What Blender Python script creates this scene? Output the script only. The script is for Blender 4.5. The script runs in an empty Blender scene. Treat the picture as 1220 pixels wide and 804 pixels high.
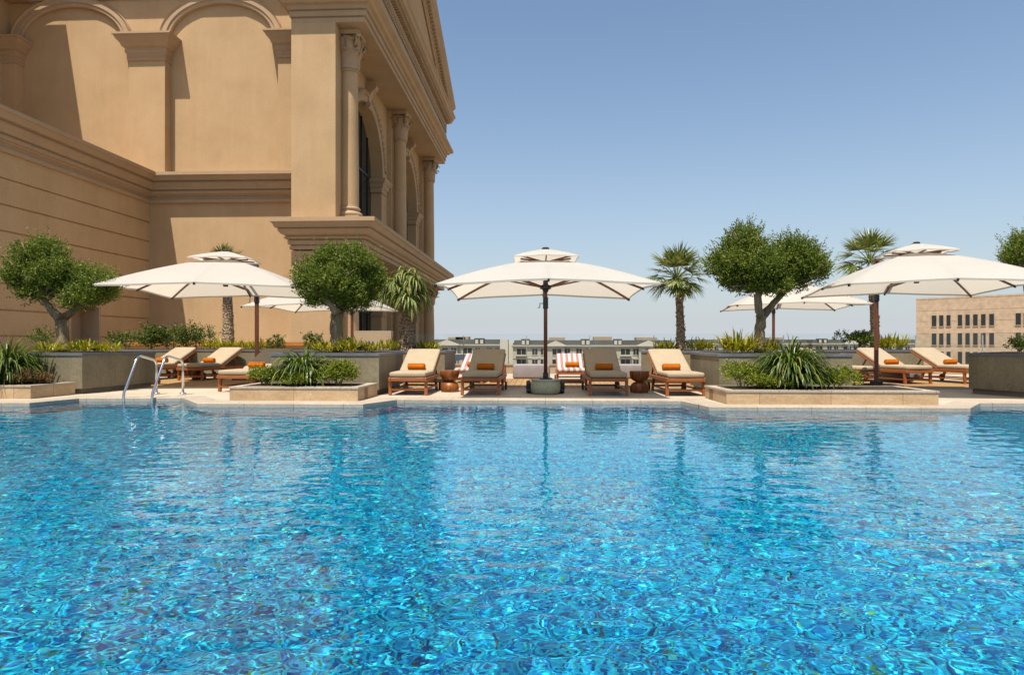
import bpy, bmesh, math, random
import numpy as np
from mathutils import Vector, Matrix, Quaternion
S = bpy.context.scene
COL = S.collection
R = math.radians
rnd = random.Random(7)

# ------------------------------------------------------------------ view
YAW = R(2.8); CZ = .98; FPX = 813.0; HOR = 408.0
_ca, _sa = math.cos(YAW), math.sin(YAW)
def at(u, v, Y):                       # photograph pixel on the plane y = Y
    r = (u - 610) / FPX
    x, y, q = r * _ca - _sa, r * _sa + _ca, (HOR - v) / FPX
    t = Y / y
    return Vector((x * t, Y, q * t + CZ))
def gr(u, v, z=0.0):                   # photograph pixel on the plane z
    r = (u - 610) / FPX
    x, y, q = r * _ca - _sa, r * _sa + _ca, (HOR - v) / FPX
    t = (z - CZ) / q
    return Vector((x * t, y * t, z))

# ------------------------------------------------------------------ mesh builder
class MB:
    def __init__(self): self.v = []; self.f = []
    def add(self, vs, fs):
        b = len(self.v)
        self.v.extend([tuple(p) for p in vs]); self.f.extend([tuple(i + b for i in f) for f in fs])
        return self
    def box(self, lo, hi, M=None):
        (a, b, c), (d, e, g) = lo, hi
        vs = [Vector(p) for p in ((a,b,c),(d,b,c),(d,e,c),(a,e,c),(a,b,g),(d,b,g),(d,e,g),(a,e,g))]
        if M is not None: vs = [M @ p for p in vs]
        return self.add(vs, [(3,2,1,0),(4,5,6,7),(0,1,5,4),(1,2,6,5),(2,3,7,6),(3,0,4,7)])
    def rbox(self, lo, hi, r, seg=2, M=None):
        bm = bmesh.new(); bmesh.ops.create_cube(bm, size=1)
        lo, hi = Vector(lo), Vector(hi); c = (lo + hi) / 2; s = hi - lo
        for p in bm.verts: p.co = Vector((p.co.x * s.x, p.co.y * s.y, p.co.z * s.z)) + c
        bmesh.ops.bevel(bm, geom=list(bm.edges), offset=r, segments=seg, profile=.5, affect='EDGES')
        return self.bm(bm, M)
    def bm(self, bm, M=None):
        bm.verts.index_update()
        vs = [(M @ p.co if M is not None else p.co.copy()) for p in bm.verts]
        fs = [[q.index for q in f.verts] for f in bm.faces]
        bm.free(); return self.add(vs, fs)
    def tube(self, pts, rad, n=8, cap=True):
        pts = [Vector(p) for p in pts]
        if not hasattr(rad, '__len__'): rad = [rad] * len(pts)
        vs, fs = [], []; up = None
        for i, p in enumerate(pts):
            t = (pts[min(i + 1, len(pts) - 1)] - pts[max(i - 1, 0)]).normalized()
            if up is None:
                up = Vector((0, 0, 1)) if abs(t.z) < .9 else Vector((1, 0, 0))
            s = t.cross(up).normalized(); up = s.cross(t).normalized()
            for k in range(n):
                a = 2 * math.pi * k / n
                vs.append(p + (s * math.cos(a) + up * math.sin(a)) * rad[i])
        m = len(pts)
        for i in range(m - 1):
            for k in range(n):
                fs.append((i*n+k, i*n+(k+1) % n, (i+1)*n+(k+1) % n, (i+1)*n+k))
        if cap:
            fs.append(tuple(range(n-1, -1, -1))); fs.append(tuple((m-1)*n+k for k in range(n)))
        return self.add(vs, fs)
    def bar(self, a, b, w, h, up=(0,0,1)):
        a, b = Vector(a), Vector(b); t = (b - a).normalized(); u = Vector(up)
        s = t.cross(u).normalized(); u = s.cross(t).normalized()
        vs = []
        for p in (a, b):
            for (i, j) in ((-1,-1),(1,-1),(1,1),(-1,1)): vs.append(p + s*i*w/2 + u*j*h/2)
        return self.add(vs, [(0,1,2,3),(7,6,5,4),(0,4,5,1),(1,5,6,2),(2,6,7,3),(3,7,4,0)])
    def lathe(self, prof, n=24, c=(0,0,0), M=None):
        vs, fs = [], []; c = Vector(c)
        for (r, z) in prof:
            for k in range(n):
                a = 2*math.pi*k/n; p = Vector((r*math.cos(a), r*math.sin(a), z))
                vs.append((M @ p if M is not None else p) + c)
        for i in range(len(prof)-1):
            for k in range(n): fs.append((i*n+k, i*n+(k+1)%n, (i+1)*n+(k+1)%n, (i+1)*n+k))
        fs.append(tuple(range(n-1,-1,-1))); fs.append(tuple((len(prof)-1)*n+k for k in range(n)))
        return self.add(vs, fs)
    def prism(self, poly, z0, z1):
        n = len(poly)
        vs = [(x, y, z0) for x, y in poly] + [(x, y, z1) for x, y in poly]
        fs = [tuple(range(n-1,-1,-1)), tuple(range(n, 2*n))] + [(i,(i+1)%n,(i+1)%n+n,i+n) for i in range(n)]
        return self.add(vs, fs)
    def sweep(self, prof, path):        # prof: (outward, z); outward is right of travel; mitred corners
        path = [Vector((p[0], p[1])) for p in path]; n = len(prof); vs, fs = [], []
        for i, p in enumerate(path):
            ds = []
            if i > 0: ds.append((path[i]-path[i-1]).normalized())
            if i < len(path)-1: ds.append((path[i+1]-path[i]).normalized())
            ns = [Vector((d.y, -d.x)) for d in ds]
            m = ns[0] if len(ns) == 1 else (ns[0]+ns[1]) / (1 + ns[0].dot(ns[1]))
            for (o, z) in prof: vs.append((p.x+m.x*o, p.y+m.y*o, z))
        for i in range(len(path)-1):
            for k in range(n): fs.append((i*n+k, (i+1)*n+k, (i+1)*n+(k+1)%n, i*n+(k+1)%n))
        fs.append(tuple(range(n))); fs.append(tuple((len(path)-1)*n+k for k in range(n-1,-1,-1)))
        return self.add(vs, fs)
    def extr(self, prof, p0, p1, out, up):     # prof (o, z) from p0 to p1
        p0, p1, out, up = map(Vector, (p0, p1, out, up)); n = len(prof)
        vs = [p + out*o + up*z for p in (p0, p1) for o, z in prof]
        fs = [tuple(range(n-1,-1,-1)), tuple(range(n,2*n))] + [(k,(k+1)%n,(k+1)%n+n,k+n) for k in range(n)]
        return self.add(vs, fs)
    def build(self, name, mat, parent=None, smooth=False, org=None, ang=None):
        if org is None: org = ORG.get(parent.name, Vector((0,0,0))) if parent else Vector((0,0,0))
        me = bpy.data.meshes.new(name)
        me.from_pydata([(x-org[0], y-org[1], z-org[2]) for x, y, z in self.v], [], self.f)
        me.materials.append(mat)
        bm = bmesh.new(); bm.from_mesh(me); bmesh.ops.recalc_face_normals(bm, faces=bm.faces) if name not in NOFIX else None
        bm.to_mesh(me); bm.free()
        if smooth:
            me.polygons.foreach_set('use_smooth', [True]*len(me.polygons))
            if ang: 
                try: me.set_sharp_from_angle(angle=R(ang))
                except Exception: pass
        o = bpy.data.objects.new(name, me); COL.objects.link(o)
        if parent: o.parent = parent; ORG[o.name] = Vector(org)
        elif org is not None: o.location = org
        return o
NOFIX = set('crown foliage leaves leaf fronds blades flowers'.split())
ORG = {}
def tag(o, label=None, cat=None, group=None, kind=None):
    if label: o['label'] = label
    if cat: o['category'] = cat
    if group: o['group'] = group
    if kind: o['kind'] = kind
    return o
def thing(name, label, cat, loc=(0,0,0), rz=0, group=None):
    o = bpy.data.objects.new(name, None); COL.objects.link(o)
    o.location = loc; o.rotation_euler = (0,0,rz); o.empty_display_size = .2
    ORG[o.name] = Vector(loc)
    return tag(o, label, cat, group)
def struct(name, mb, mat, **k): return tag(mb.build(name, mat, **k), kind='structure')
def kids(o): return [c for c in bpy.data.objects if c.parent == o]
def dup(o, loc=None, rz=None, label=None, group=None, parent=None, swap=None):
    c = o.copy(); COL.objects.link(c); c.parent = parent
    if loc is not None: c.location = loc
    if rz is not None: c.rotation_euler = (0,0,rz)
    if label: c['label'] = label
    if group: c['group'] = group
    if swap and c.type == 'MESH' and c.data.materials[0].name in swap:
        key = c.data.name + '/' + swap[c.data.materials[0].name]
        if key not in bpy.data.meshes:
            m = c.data.copy(); m.name = key; m.materials[0] = bpy.data.materials[swap[c.data.materials[0].name]]
        c.data = bpy.data.meshes[key]
    for k in kids(o): dup(k, parent=c, swap=swap)
    return c

# ------------------------------------------------------------------ materials
def mat(name, color=(.5,.5,.5), rough=.6, metal=0, spec=.5):
    m = bpy.data.materials.new(name); m.use_nodes = True
    p = m.node_tree.nodes['Principled BSDF']
    p.inputs['Base Color'].default_value = (*color, 1); p.inputs['Roughness'].default_value = rough
    p.inputs['Metallic'].default_value = metal; p.inputs['Specular IOR Level'].default_value = spec
    return m
def nz(m): 
    t = m.node_tree; return t, t.nodes.new, t.links.new, t.nodes['Principled BSDF']
def mottled(name, cols, scale=3, rough=.7, bump=.15, bscale=60, stretch=(1,1,1), spec=.3, detail=6, coords='Object', dist=.01, fine=.35, joint=None, streak=0):
    m = mat(name, cols[0], rough, spec=spec); t, N, L, p = nz(m)
    tc = N('ShaderNodeTexCoord'); mp = N('ShaderNodeMapping'); mp.inputs['Scale'].default_value = stretch
    L(tc.outputs[coords], mp.inputs[0])
    n1 = N('ShaderNodeTexNoise'); n1.inputs['Scale'].default_value = scale; n1.inputs['Detail'].default_value = detail; n1.inputs['Roughness'].default_value = .65
    L(mp.outputs[0], n1.inputs['Vector'])
    cr = N('ShaderNodeValToRGB'); e = cr.color_ramp.elements
    e[0].position = .3; e[0].color = (*cols[0], 1); e[1].position = .7; e[1].color = (*cols[-1], 1)
    for i, c in enumerate(cols[1:-1]):
        x = e.new(.3 + .4*(i+1)/(len(cols)-1)); x.color = (*c, 1)
    L(n1.outputs[0], cr.inputs[0])
    n2 = N('ShaderNodeTexNoise'); n2.inputs['Scale'].default_value = bscale; n2.inputs['Detail'].default_value = 4
    L(mp.outputs[0], n2.inputs['Vector'])
    mx = N('ShaderNodeMix'); mx.data_type = 'RGBA'; mx.blend_type = 'OVERLAY'; mx.inputs[0].default_value = fine
    L(cr.outputs[0], mx.inputs[6]); L(n2.outputs[0], mx.inputs[7])
    last = mx.outputs[2]
    if streak:
        ms_ = N('ShaderNodeMapping'); ms_.inputs['Scale'].default_value = (2.2,2.2,.16); L(tc.outputs['Object'], ms_.inputs[0]); n3 = N('ShaderNodeTexNoise'); n3.inputs['Scale'].default_value = 1.6; n3.inputs['Detail'].default_value = 7; n3.inputs['Roughness'].default_value = .7
        L(ms_.outputs[0], n3.inputs['Vector']); mr = N('ShaderNodeMapRange'); mr.inputs[1].default_value = .35; mr.inputs[2].default_value = .7; mr.inputs[3].default_value = 1-streak; mr.inputs[4].default_value = 1+streak*.4; L(n3.outputs[0], mr.inputs[0])
        hs_ = N('ShaderNodeHueSaturation'); L(last, hs_.inputs['Color']); L(mr.outputs[0], hs_.inputs['Value']); last = hs_.outputs[0]
    if joint:
        br = N('ShaderNodeTexBrick'); br.inputs['Scale'].default_value = 1; br.inputs['Brick Width'].default_value = joint[0]; br.inputs['Row Height'].default_value = joint[1]
        br.inputs['Mortar Size'].default_value = .005; br.inputs['Color1'].default_value = (1,1,1,1); br.inputs['Color2'].default_value = (.90,.89,.88,1); br.inputs['Mortar'].default_value = (.5,.46,.42,1)
        L(tc.outputs['Object'], br.inputs['Vector']); mj = N('ShaderNodeMix'); mj.data_type = 'RGBA'; mj.blend_type = 'MULTIPLY'; mj.inputs[0].default_value = 1
        L(last, mj.inputs[6]); L(br.outputs[0], mj.inputs[7]); last = mj.outputs[2]
    L(last, p.inputs['Base Color'])
    if bump:
        b = N('ShaderNodeBump'); b.inputs['Strength'].default_value = bump; b.inputs['Distance'].default_value = dist
        L(n2.outputs[0], b.inputs['Height']); L(b.outputs[0], p.inputs['Normal'])
    return m
def leafmat(name, cols, rough=.5, trans=.25):
    m = mat(name, cols[0], rough, spec=.35); t, N, L, p = nz(m)
    g = N('ShaderNodeNewGeometry'); cr = N('ShaderNodeValToRGB'); e = cr.color_ramp.elements
    e[0].color = (*cols[0], 1); e[1].color = (*cols[-1], 1); e[1].position = 1
    for i, c in enumerate(cols[1:-1]):
        x = e.new((i+1)/(len(cols)-1)); x.color = (*c, 1)
    L(g.outputs['Random Per Island'], cr.inputs[0]); L(cr.outputs[0], p.inputs['Base Color'])
    tr = N('ShaderNodeBsdfTranslucent'); L(cr.outputs[0], tr.inputs[0])
    ms = N('ShaderNodeMixShader'); ms.inputs[0].default_value = trans
    L(p.outputs[0], ms.inputs[1]); L(tr.outputs[0], ms.inputs[2])
    L(ms.outputs[0], t.nodes['Material Output'].inputs[0])
    return m
def wood(name, a, b, scale=(2,22,22), rough=.45, spec=.4):
    return mottled(name, [a, b], scale=3, rough=rough, bump=.1, bscale=8, stretch=scale, spec=spec, fine=.2)

M = {}
M['stucco'] = mottled('stucco', [(.41,.268,.142),(.455,.302,.163),(.485,.328,.183)], scale=.55, rough=.9, bump=.5, bscale=30, spec=.1, dist=.025, fine=.30, streak=.045)
M['stucco_bounce_lift'] = mottled('stucco_bounce_lift', [(.47,.315,.165),(.51,.345,.185),(.54,.37,.205)], scale=.6, rough=.9, bump=.5, bscale=30, spec=.1, dist=.025, fine=.28, streak=.05)  # shaded wing's stucco, lightened and yellowed to paint in warm bounce light
M['trim'] = mottled('trim_stone', [(.375,.255,.152),(.425,.298,.184)], scale=.9, rough=.85, bump=.25, bscale=45, spec=.12, dist=.012, fine=.2, streak=.04)
M['travertine'] = mottled('travertine', [(.36,.235,.128),(.44,.300,.165),(.50,.36,.215)], scale=3.2, rough=.6, bump=.12, bscale=30, spec=.3, stretch=(1,1,2.2), joint=(1.1,7.3))
M['coping'] = mottled('coping_stone', [(.34,.275,.205),(.42,.352,.275)], scale=2.2, rough=.55, bump=.1, bscale=35, spec=.3, joint=(.8,9.13))
M['paving'] = mottled('paving_stone', [(.38,.31,.225),(.45,.375,.285)], scale=1.2, rough=.7, bump=.12, bscale=40, spec=.25, joint=(.9,.6))
M['concrete'] = mottled('planter_concrete', [(.150,.125,.076),(.195,.162,.10),(.23,.194,.125)], scale=1.6, rough=.75, bump=.12, bscale=28, spec=.2, stretch=(1,1,.6), streak=.10)
M['slab'] = mottled('planter_cap', [(.095,.098,.105),(.135,.138,.145)], scale=4, rough=.5, bump=.06, bscale=40, spec=.4)
M['plinth'] = mottled('planter_plinth', [(.13,.11,.075),(.20,.165,.115)], scale=2.5, rough=.85, bump=.15, bscale=30)
M['soil'] = mottled('soil', [(.03,.021,.013),(.055,.04,.025)], scale=8, rough=.95, bump=.6, bscale=40, spec=.1)
M['teak'] = wood('teak', (.20,.056,.013), (.32,.10,.025))
M['mast'] = wood('mast_wood', (.085,.024,.010), (.15,.044,.017), scale=(14,14,1.2), rough=.35)
M['walnut'] = mottled('table_wood', [(.04,.014,.005),(.19,.055,.010),(.33,.115,.024)], scale=3.5, rough=.4, bump=.08, bscale=12, stretch=(5,5,.9), spec=.4)
M['black'] = mat('black_metal', (.010,.010,.011), .45)
M['rubber'] = mat('black_rubber', (.012,.012,.013), .7)
M['steel'] = mat('brushed_steel', (.62,.62,.62), .16, 1)
M['cushion'] = mottled('beige_canvas', [(.315,.245,.16),(.36,.285,.19)], scale=4, rough=.9, bump=.25, bscale=220, spec=.1, dist=.003)
M['towel'] = mottled('orange_towel', [(.36,.085,.004),(.45,.125,.010)], scale=14, rough=.95, bump=.8, bscale=140, spec=.05, dist=.006)
M['ottoman'] = mottled('pale_fabric', [(.235,.205,.195),(.28,.25,.235)], scale=5, rough=.95, bump=.2, bscale=160, spec=.05, dist=.004)
M['terracotta'] = mottled('terracotta_fabric', [(.33,.10,.05),(.38,.13,.065)], scale=5, rough=.95, bump=.2, bscale=150, spec=.05)
M['pot'] = mottled('sage_pot', [(0.3150,0.3075,0.2025),(0.3900,0.3825,0.2625)], scale=5, rough=.55, bump=.05, bscale=30)
M['bark'] = mottled('olive_bark', [(.12,.085,.05),(.215,.16,.095),(.29,.225,.145)], scale=7, rough=.95, bump=.9, bscale=26, stretch=(1,1,.28), spec=.1, dist=.03)
M['olive'] = leafmat('olive_leaf', [(.045,.075,.006),(.10,.148,.011),(.17,.21,.02),(.25,.27,.045)], .45, .36)
M['shrub'] = leafmat('shrub_leaf', [(.03,.055,.005),(.075,.11,.009),(.15,.175,.016)], .5, .25)
M['lime'] = leafmat('lime_leaf', [(.09,.13,.008),(.17,.205,.013),(.28,.28,.018),(.06,.10,.007)], .45, .3)
M['croton'] = leafmat('croton_leaf', [(0.1265,0.1552,0.0092),(0.3105,0.2875,0.0103),(0.4370,0.3565,0.0138)], .4, .3)
M['strap'] = leafmat('strap_leaf', [(0.0242,0.0506,0.0055),(0.0495,0.0880,0.0088),(0.0935,0.1320,0.0143),(0.1100,0.1485,0.0176),(0.2310,0.2200,0.0440)], .35, .2)
M['palmleaf'] = leafmat('palm_leaf', [(0.0575,0.0943,0.0138),(0.1150,0.1587,0.0230),(0.1898,0.2185,0.0403),(0.3105,0.2875,0.0805)], .4, .25)
M['redplant'] = leafmat('rusty_leaf', [(.14,.055,.02),(.20,.11,.04),(.09,.10,.02)], .6, .25)
M['glass_dark'] = mat('window_glass', (.008,.014,.012), .06, spec=.8)
M['dark'] = mat('dark_doorway', (.012,.010,.009), .6)
M['citywall'] = mottled('pale_render', [(.33,.30,.245),(.39,.355,.295)], scale=.15, rough=.9, bump=0, bscale=2, spec=.1)
M['citytrim'] = mat('white_trim', (.43,.39,.32), .8)
M['slate'] = mottled('slate_roof', [(.050,.047,.042),(.070,.066,.058)], scale=.4, rough=.8, bump=0, bscale=3, spec=.1)
M['cityglass'] = mat('city_glass', (.016,.019,.018), .3)
M['beige'] = mottled('beige_panel', [(.42,.302,.198),(.455,.33,.222)], scale=.12, rough=.9, bump=0, bscale=1.5, spec=.1)
M['parapet'] = mottled('parapet_render', [(.33,.245,.155),(.38,.285,.185)], scale=1, rough=.9, bump=.2, bscale=40, spec=.1)
M['ground'] = mottled('city_ground', [(.24,.195,.135),(.30,.25,.18)], scale=.03, rough=.95, bump=0, bscale=.5, spec=.1)
M['cap_orange'] = mottled('orange_cap', [(.33,.13,.022),(.38,.165,.035)], scale=3, rough=.6, bump=.05, bscale=30)

# canvas (lets some light through)
m = mottled('canvas', [(.53,.495,.445),(.56,.53,.478)], scale=1.5, rough=.9, bump=.06, bscale=260, spec=.05, dist=.002, fine=.1)
t, N, L, p = nz(m); tr = N('ShaderNodeBsdfTranslucent'); tr.inputs[0].default_value = (.78,.70,.57,1)
ms = N('ShaderNodeMixShader'); ms.inputs[0].default_value = .44
L(p.outputs[0], ms.inputs[1]); L(tr.outputs[0], ms.inputs[2]); L(ms.outputs[0], t.nodes['Material Output'].inputs[0]); M['canvas'] = m
# striped fabric
m = mat('striped_canvas', (.8,.8,.8), .9, spec=.1); t, N, L, p = nz(m)
tc = N('ShaderNodeTexCoord'); sx = N('ShaderNodeSeparateXYZ'); L(tc.outputs['Object'], sx.inputs[0])
mm = N('ShaderNodeMath'); mm.operation = 'MULTIPLY_ADD'; mm.inputs[1].default_value = 7.3; mm.inputs[2].default_value = 20.25; L(sx.outputs[0], mm.inputs[0])
fr = N('ShaderNodeMath'); fr.operation = 'FRACT'; L(mm.outputs[0], fr.inputs[0])
gt = N('ShaderNodeMath'); gt.operation = 'GREATER_THAN'; gt.inputs[1].default_value = .5; L(fr.outputs[0], gt.inputs[0])
mx = N('ShaderNodeMix'); mx.data_type = 'RGBA'; mx.inputs[6].default_value = (.44,.41,.37,1); mx.inputs[7].default_value = (.32,.155,.14,1)
L(gt.outputs[0], mx.inputs[0]); L(mx.outputs[2], p.inputs['Base Color']); M['stripe'] = m
# decking boards run away from the pool
m = mottled('deck_boards', [(.26,.15,.060),(.34,.205,.088)], scale=2.5, rough=.7, bump=0, bscale=9, stretch=(12,.7,1), spec=.2, fine=.2); t, N, L, p = nz(m)
src = p.inputs['Base Color'].links[0].from_socket
tc = N('ShaderNodeTexCoord'); sx = N('ShaderNodeSeparateXYZ'); L(tc.outputs['Object'], sx.inputs[0])
mm = N('ShaderNodeMath'); mm.operation = 'MULTIPLY_ADD'; mm.inputs[1].default_value = 1/.145; mm.inputs[2].default_value = 200; L(sx.outputs[0], mm.inputs[0])
fr = N('ShaderNodeMath'); fr.operation = 'FRACT'; L(mm.outputs[0], fr.inputs[0])
fl = N('ShaderNodeMath'); fl.operation = 'FLOOR'; L(mm.outputs[0], fl.inputs[0])
wn = N('ShaderNodeTexWhiteNoise'); wn.noise_dimensions = '1D'; L(fl.outputs[0], wn.inputs['W'])
lt = N('ShaderNodeMath'); lt.operation = 'LESS_THAN'; lt.inputs[1].default_value = .07; L(fr.outputs[0], lt.inputs[0])
hs = N('ShaderNodeHueSaturation'); L(src, hs.inputs['Color'])
vr = N('ShaderNodeMapRange'); vr.inputs[3].default_value = .86; vr.inputs[4].default_value = 1.12; L(wn.outputs[0], vr.inputs[0]); L(vr.outputs[0], hs.inputs['Value'])
mx = N('ShaderNodeMix'); mx.data_type = 'RGBA'; mx.inputs[7].default_value = (.05,.03,.02,1)
L(lt.outputs[0], mx.inputs[0]); L(hs.outputs[0], mx.inputs[6]); L(mx.outputs[2], p.inputs['Base Color']); M['deck'] = m
# palm trunk: crossed leaf-base scars
m = mat('palm_bark', (.2,.14,.09), .95, spec=.1); t, N, L, p = nz(m)
tc = N('ShaderNodeTexCoord'); vo = N('ShaderNodeTexVoronoi'); vo.inputs['Scale'].default_value = 15
mp = N('ShaderNodeMapping'); mp.inputs['Scale'].default_value = (1,1,1.5); L(tc.outputs['Object'], mp.inputs[0]); L(mp.outputs[0], vo.inputs['Vector'])
cr = N('ShaderNodeValToRGB'); e = cr.color_ramp.elements; e[0].color = (.46,.34,.22,1); e[1].color = (.15,.105,.066,1); e[1].position = .75; e.new(.4).color = (.33,.235,.15,1)
L(vo.outputs['Distance'], cr.inputs[0]); L(cr.outputs[0], p.inputs['Base Color'])
b = N('ShaderNodeBump'); b.inputs['Strength'].default_value = 1; b.inputs['Distance'].default_value = .04; b.invert = True; L(vo.outputs['Distance'], b.inputs['Height']); L(b.outputs[0], p.inputs['Normal']); M['palmbark'] = m
# clear balustrade glass: thin panes
m = mat('clear_glass', (.9,.97,.96), .02); t, N, L, p = nz(m)
tp = N('ShaderNodeBsdfTransparent'); tp.inputs[0].default_value = (.955,.98,.975,1); gl = N('ShaderNodeBsdfGlossy'); gl.inputs['Roughness'].default_value = .01
fz = N('ShaderNodeFresnel'); fz.inputs[0].default_value = 1.3; ms = N('ShaderNodeMixShader')
L(fz.outputs[0], ms.inputs[0]); L(tp.outputs[0], ms.inputs[1]); L(gl.outputs[0], ms.inputs[2]); L(ms.outputs[0], t.nodes['Material Output'].inputs[0]); M['clear'] = m
# pool mosaic
m = mat('pool_mosaic', (.1,.4,.7), .35, spec=.3); t, N, L, p = nz(m)
tc = N('ShaderNodeTexCoord'); vm = N('ShaderNodeVectorMath'); vm.operation = 'MULTIPLY_ADD'; vm.inputs[1].default_value = (58,58,58); vm.inputs[2].default_value = (.37,.37,.37)
fl = N('ShaderNodeVectorMath'); fl.operation = 'FLOOR'; wn = N('ShaderNodeTexWhiteNoise')
L(tc.outputs['Object'], vm.inputs[0]); L(vm.outputs[0], fl.inputs[0]); L(fl.outputs[0], wn.inputs[0])
cr = N('ShaderNodeValToRGB'); cr.color_ramp.interpolation = 'CONSTANT'; e = cr.color_ramp.elements
TILE = [(0,(0.0014,0.1080,0.2881)), (.20,(0.0014,0.2072,0.3978)), (.42,(0.0026,0.3069,0.4665)), (.62,(0.0051,0.3990,0.4939)), (.76,(0.0011,0.0504,0.1784)), (.86,(0.0240,0.4757,0.5214)), (.925,(0.0642,0.5525,0.5214)), (.95,(0.0034,0.1689,0.1372)), (.966,(0.0642,0.1995,0.0342)), (.98,(0.0600,0.0620,0.0275)), (.989,(0.0051,0.0428,0.0413))]
e[0].color = (*TILE[0][1],1); e[1].position = TILE[1][0]; e[1].color = (*TILE[1][1],1)
for q, c in TILE[2:]: e.new(q).color = (*c,1)
L(wn.outputs[0], cr.inputs[0]); L(cr.outputs[0], p.inputs['Base Color']); M['mosaic'] = m
# water
m = bpy.data.materials.new('water'); m.use_nodes = True; t = m.node_tree; t.nodes.clear()
g = t.nodes.new('ShaderNodeBsdfGlass'); g.inputs['IOR'].default_value = 1.33; g.inputs['Roughness'].default_value = 0; g.inputs[0].default_value = (.97,1,1,1)
o = t.nodes.new('ShaderNodeOutputMaterial'); t.links.new(g.outputs[0], o.inputs[0]); M['water'] = m

# ================================================================== POOL, DECK, GROUND
WL = -.05
EDGE = [(-22,10.66),(-8.35,10.66),(-8.15,11.55),(-6.35,11.74),(-5.55,10.68),(-2.9,10.7),(-2.55,11.56),(2.28,11.56),(2.5,10.5),(6.3,10.5),(7.0,11.4),(22,11.42)]
def wave(X, Y):
    rg = np.random.default_rng(5); h = np.zeros_like(X)
    for i in range(72):
        lam = 10 ** rg.uniform(math.log10(.044), math.log10(.50)); k = 2*math.pi/lam
        a = rg.uniform(0, 2*math.pi) if i % 3 == 0 else rg.normal(1.25, .75)
        amp = (.00018 if i % 9 else .00022) * (lam/.2) ** 1.0; ph = rg.uniform(0, 6.28); b = rg.uniform(0, 6.28)
        h += amp * np.sin(k*(X*math.cos(a)+Y*math.sin(a)) + ph + .9*np.sin(1.4*X*math.cos(b)+1.2*Y*math.sin(b)+2*ph))
    patch = .62 + .45*np.sin(.55*X+.8*np.sin(.4*Y)+1)*np.sin(.6*Y+.7*np.sin(.5*X)+.3)     # calmer and livelier patches of water
    return h * np.clip(patch + .2, .4, 1.15)
ys = [1.0]
while ys[-1] < 12.2: ys.append(ys[-1] + max(.0105, .0034*ys[-1]))
ys = np.concatenate([[-6, -3, -1, 0, .5], ys]); xs = np.concatenate([[-22,-16,-11.5], np.arange(-9.6, -4, .018), np.arange(-4, 4, .0112), np.arange(4, 9.61, .018), [11.5,16,22]])
gx, gy = np.meshgrid(xs, ys); gz = wave(gx, gy) + WL
n_, m_ = gx.shape; ix = np.arange(n_*m_).reshape(n_, m_)
fq = np.stack([ix[:-1,:-1], ix[:-1,1:], ix[1:,1:], ix[1:,:-1]], -1).reshape(-1, 4)
me = bpy.data.meshes.new('pool_water'); me.vertices.add(n_*m_); me.vertices.foreach_set('co', np.stack([gx,gy,gz],-1).ravel())
me.loops.add(fq.size); me.loops.foreach_set('vertex_index', fq.ravel()); me.polygons.add(len(fq))
me.polygons.foreach_set('loop_start', np.arange(0, fq.size, 4)); me.polygons.foreach_set('loop_total', np.full(len(fq), 4)); me.update(calc_edges=True)
me.polygons.foreach_set('use_smooth', np.ones(len(fq), bool)); me.materials.append(M['water'])
water = bpy.data.objects.new('pool_water', me); COL.objects.link(water); tag(water, kind='structure'); water.cycles.is_caustics_caster = True
b = MB(); b.add([(-22,-6.2,-1.42),(22,-6.2,-1.42),(22,12.4,-1.42),(-22,12.4,-1.42)], [(0,1,2,3)])
pf = struct('pool_floor', b, M['mosaic']); pf.cycles.is_caustics_receiver = True
b = MB(); b.sweep([(-.3,-1.5),(0,-1.5),(0,-.075),(-.3,-.075)], EDGE)
pw = struct('pool_wall', b, M['mosaic']); pw.cycles.is_caustics_receiver = True
b = MB(); b.sweep([(-.36,-.074),(.025,-.074),(.03,-.062),(.03,.004),(.02,.012),(-.36,.012)], EDGE); struct('pool_coping', b, M['coping'])
b = MB(); bk = [(x, y+.3 if 0 < i < 11 else y+.3) for i, (x, y) in enumerate(EDGE)]
b.add([(x, y, 0) for x, y in bk] + [(40,11.7,0),(40,21.6,0),(-4.7,21.6,0),(-4.7,60,0),(-40,60,0),(-40,10.9,0)], [tuple(range(len(bk)+6))]); struct('pool_deck', b, M['paving'])
b = MB(); b.add([(-13,14.75,.004),(13,14.75,.004),(13,18.45,.004),(-13,18.45,.004)], [(0,1,2,3)]); struct('timber_deck', b, M['deck'])
b = MB(); b.add([(-40000,-2000,-21),(40000,-2000,-21),(40000,60000,-21),(-40000,60000,-21)], [(0,1,2,3)]); struct('ground', b, M['ground'])
b = MB(); b.add([(-22,-6,0),(22,-6,0),(22,-14,0),(-22,-14,0)], [(0,1,2,3)]); struct('pool_deck_rear', b, M['paving']); bpy.data.objects['pool_deck_rear'].name = 'paving'

# ================================================================== HOTEL
hotel = thing('hotel_building', 'sand coloured stucco hotel with arcade, columns and pediment beside the pool', 'building', (-12, 30, 0))
XW = at(178,300,30).x; YB = 30.0
XL, XP, YP = at(347,258,27.3).x, at(399.7,258,27.3).x, 27.3       # corner pillar
XE, YE, XF = -7.30, 49.4, -8.85                                    # entablature edge, far end, facade wall
def part(name, mb, mt='stucco', parent=None, **k): return mb.build(name, M[mt], parent or hotel, **k)
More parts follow.
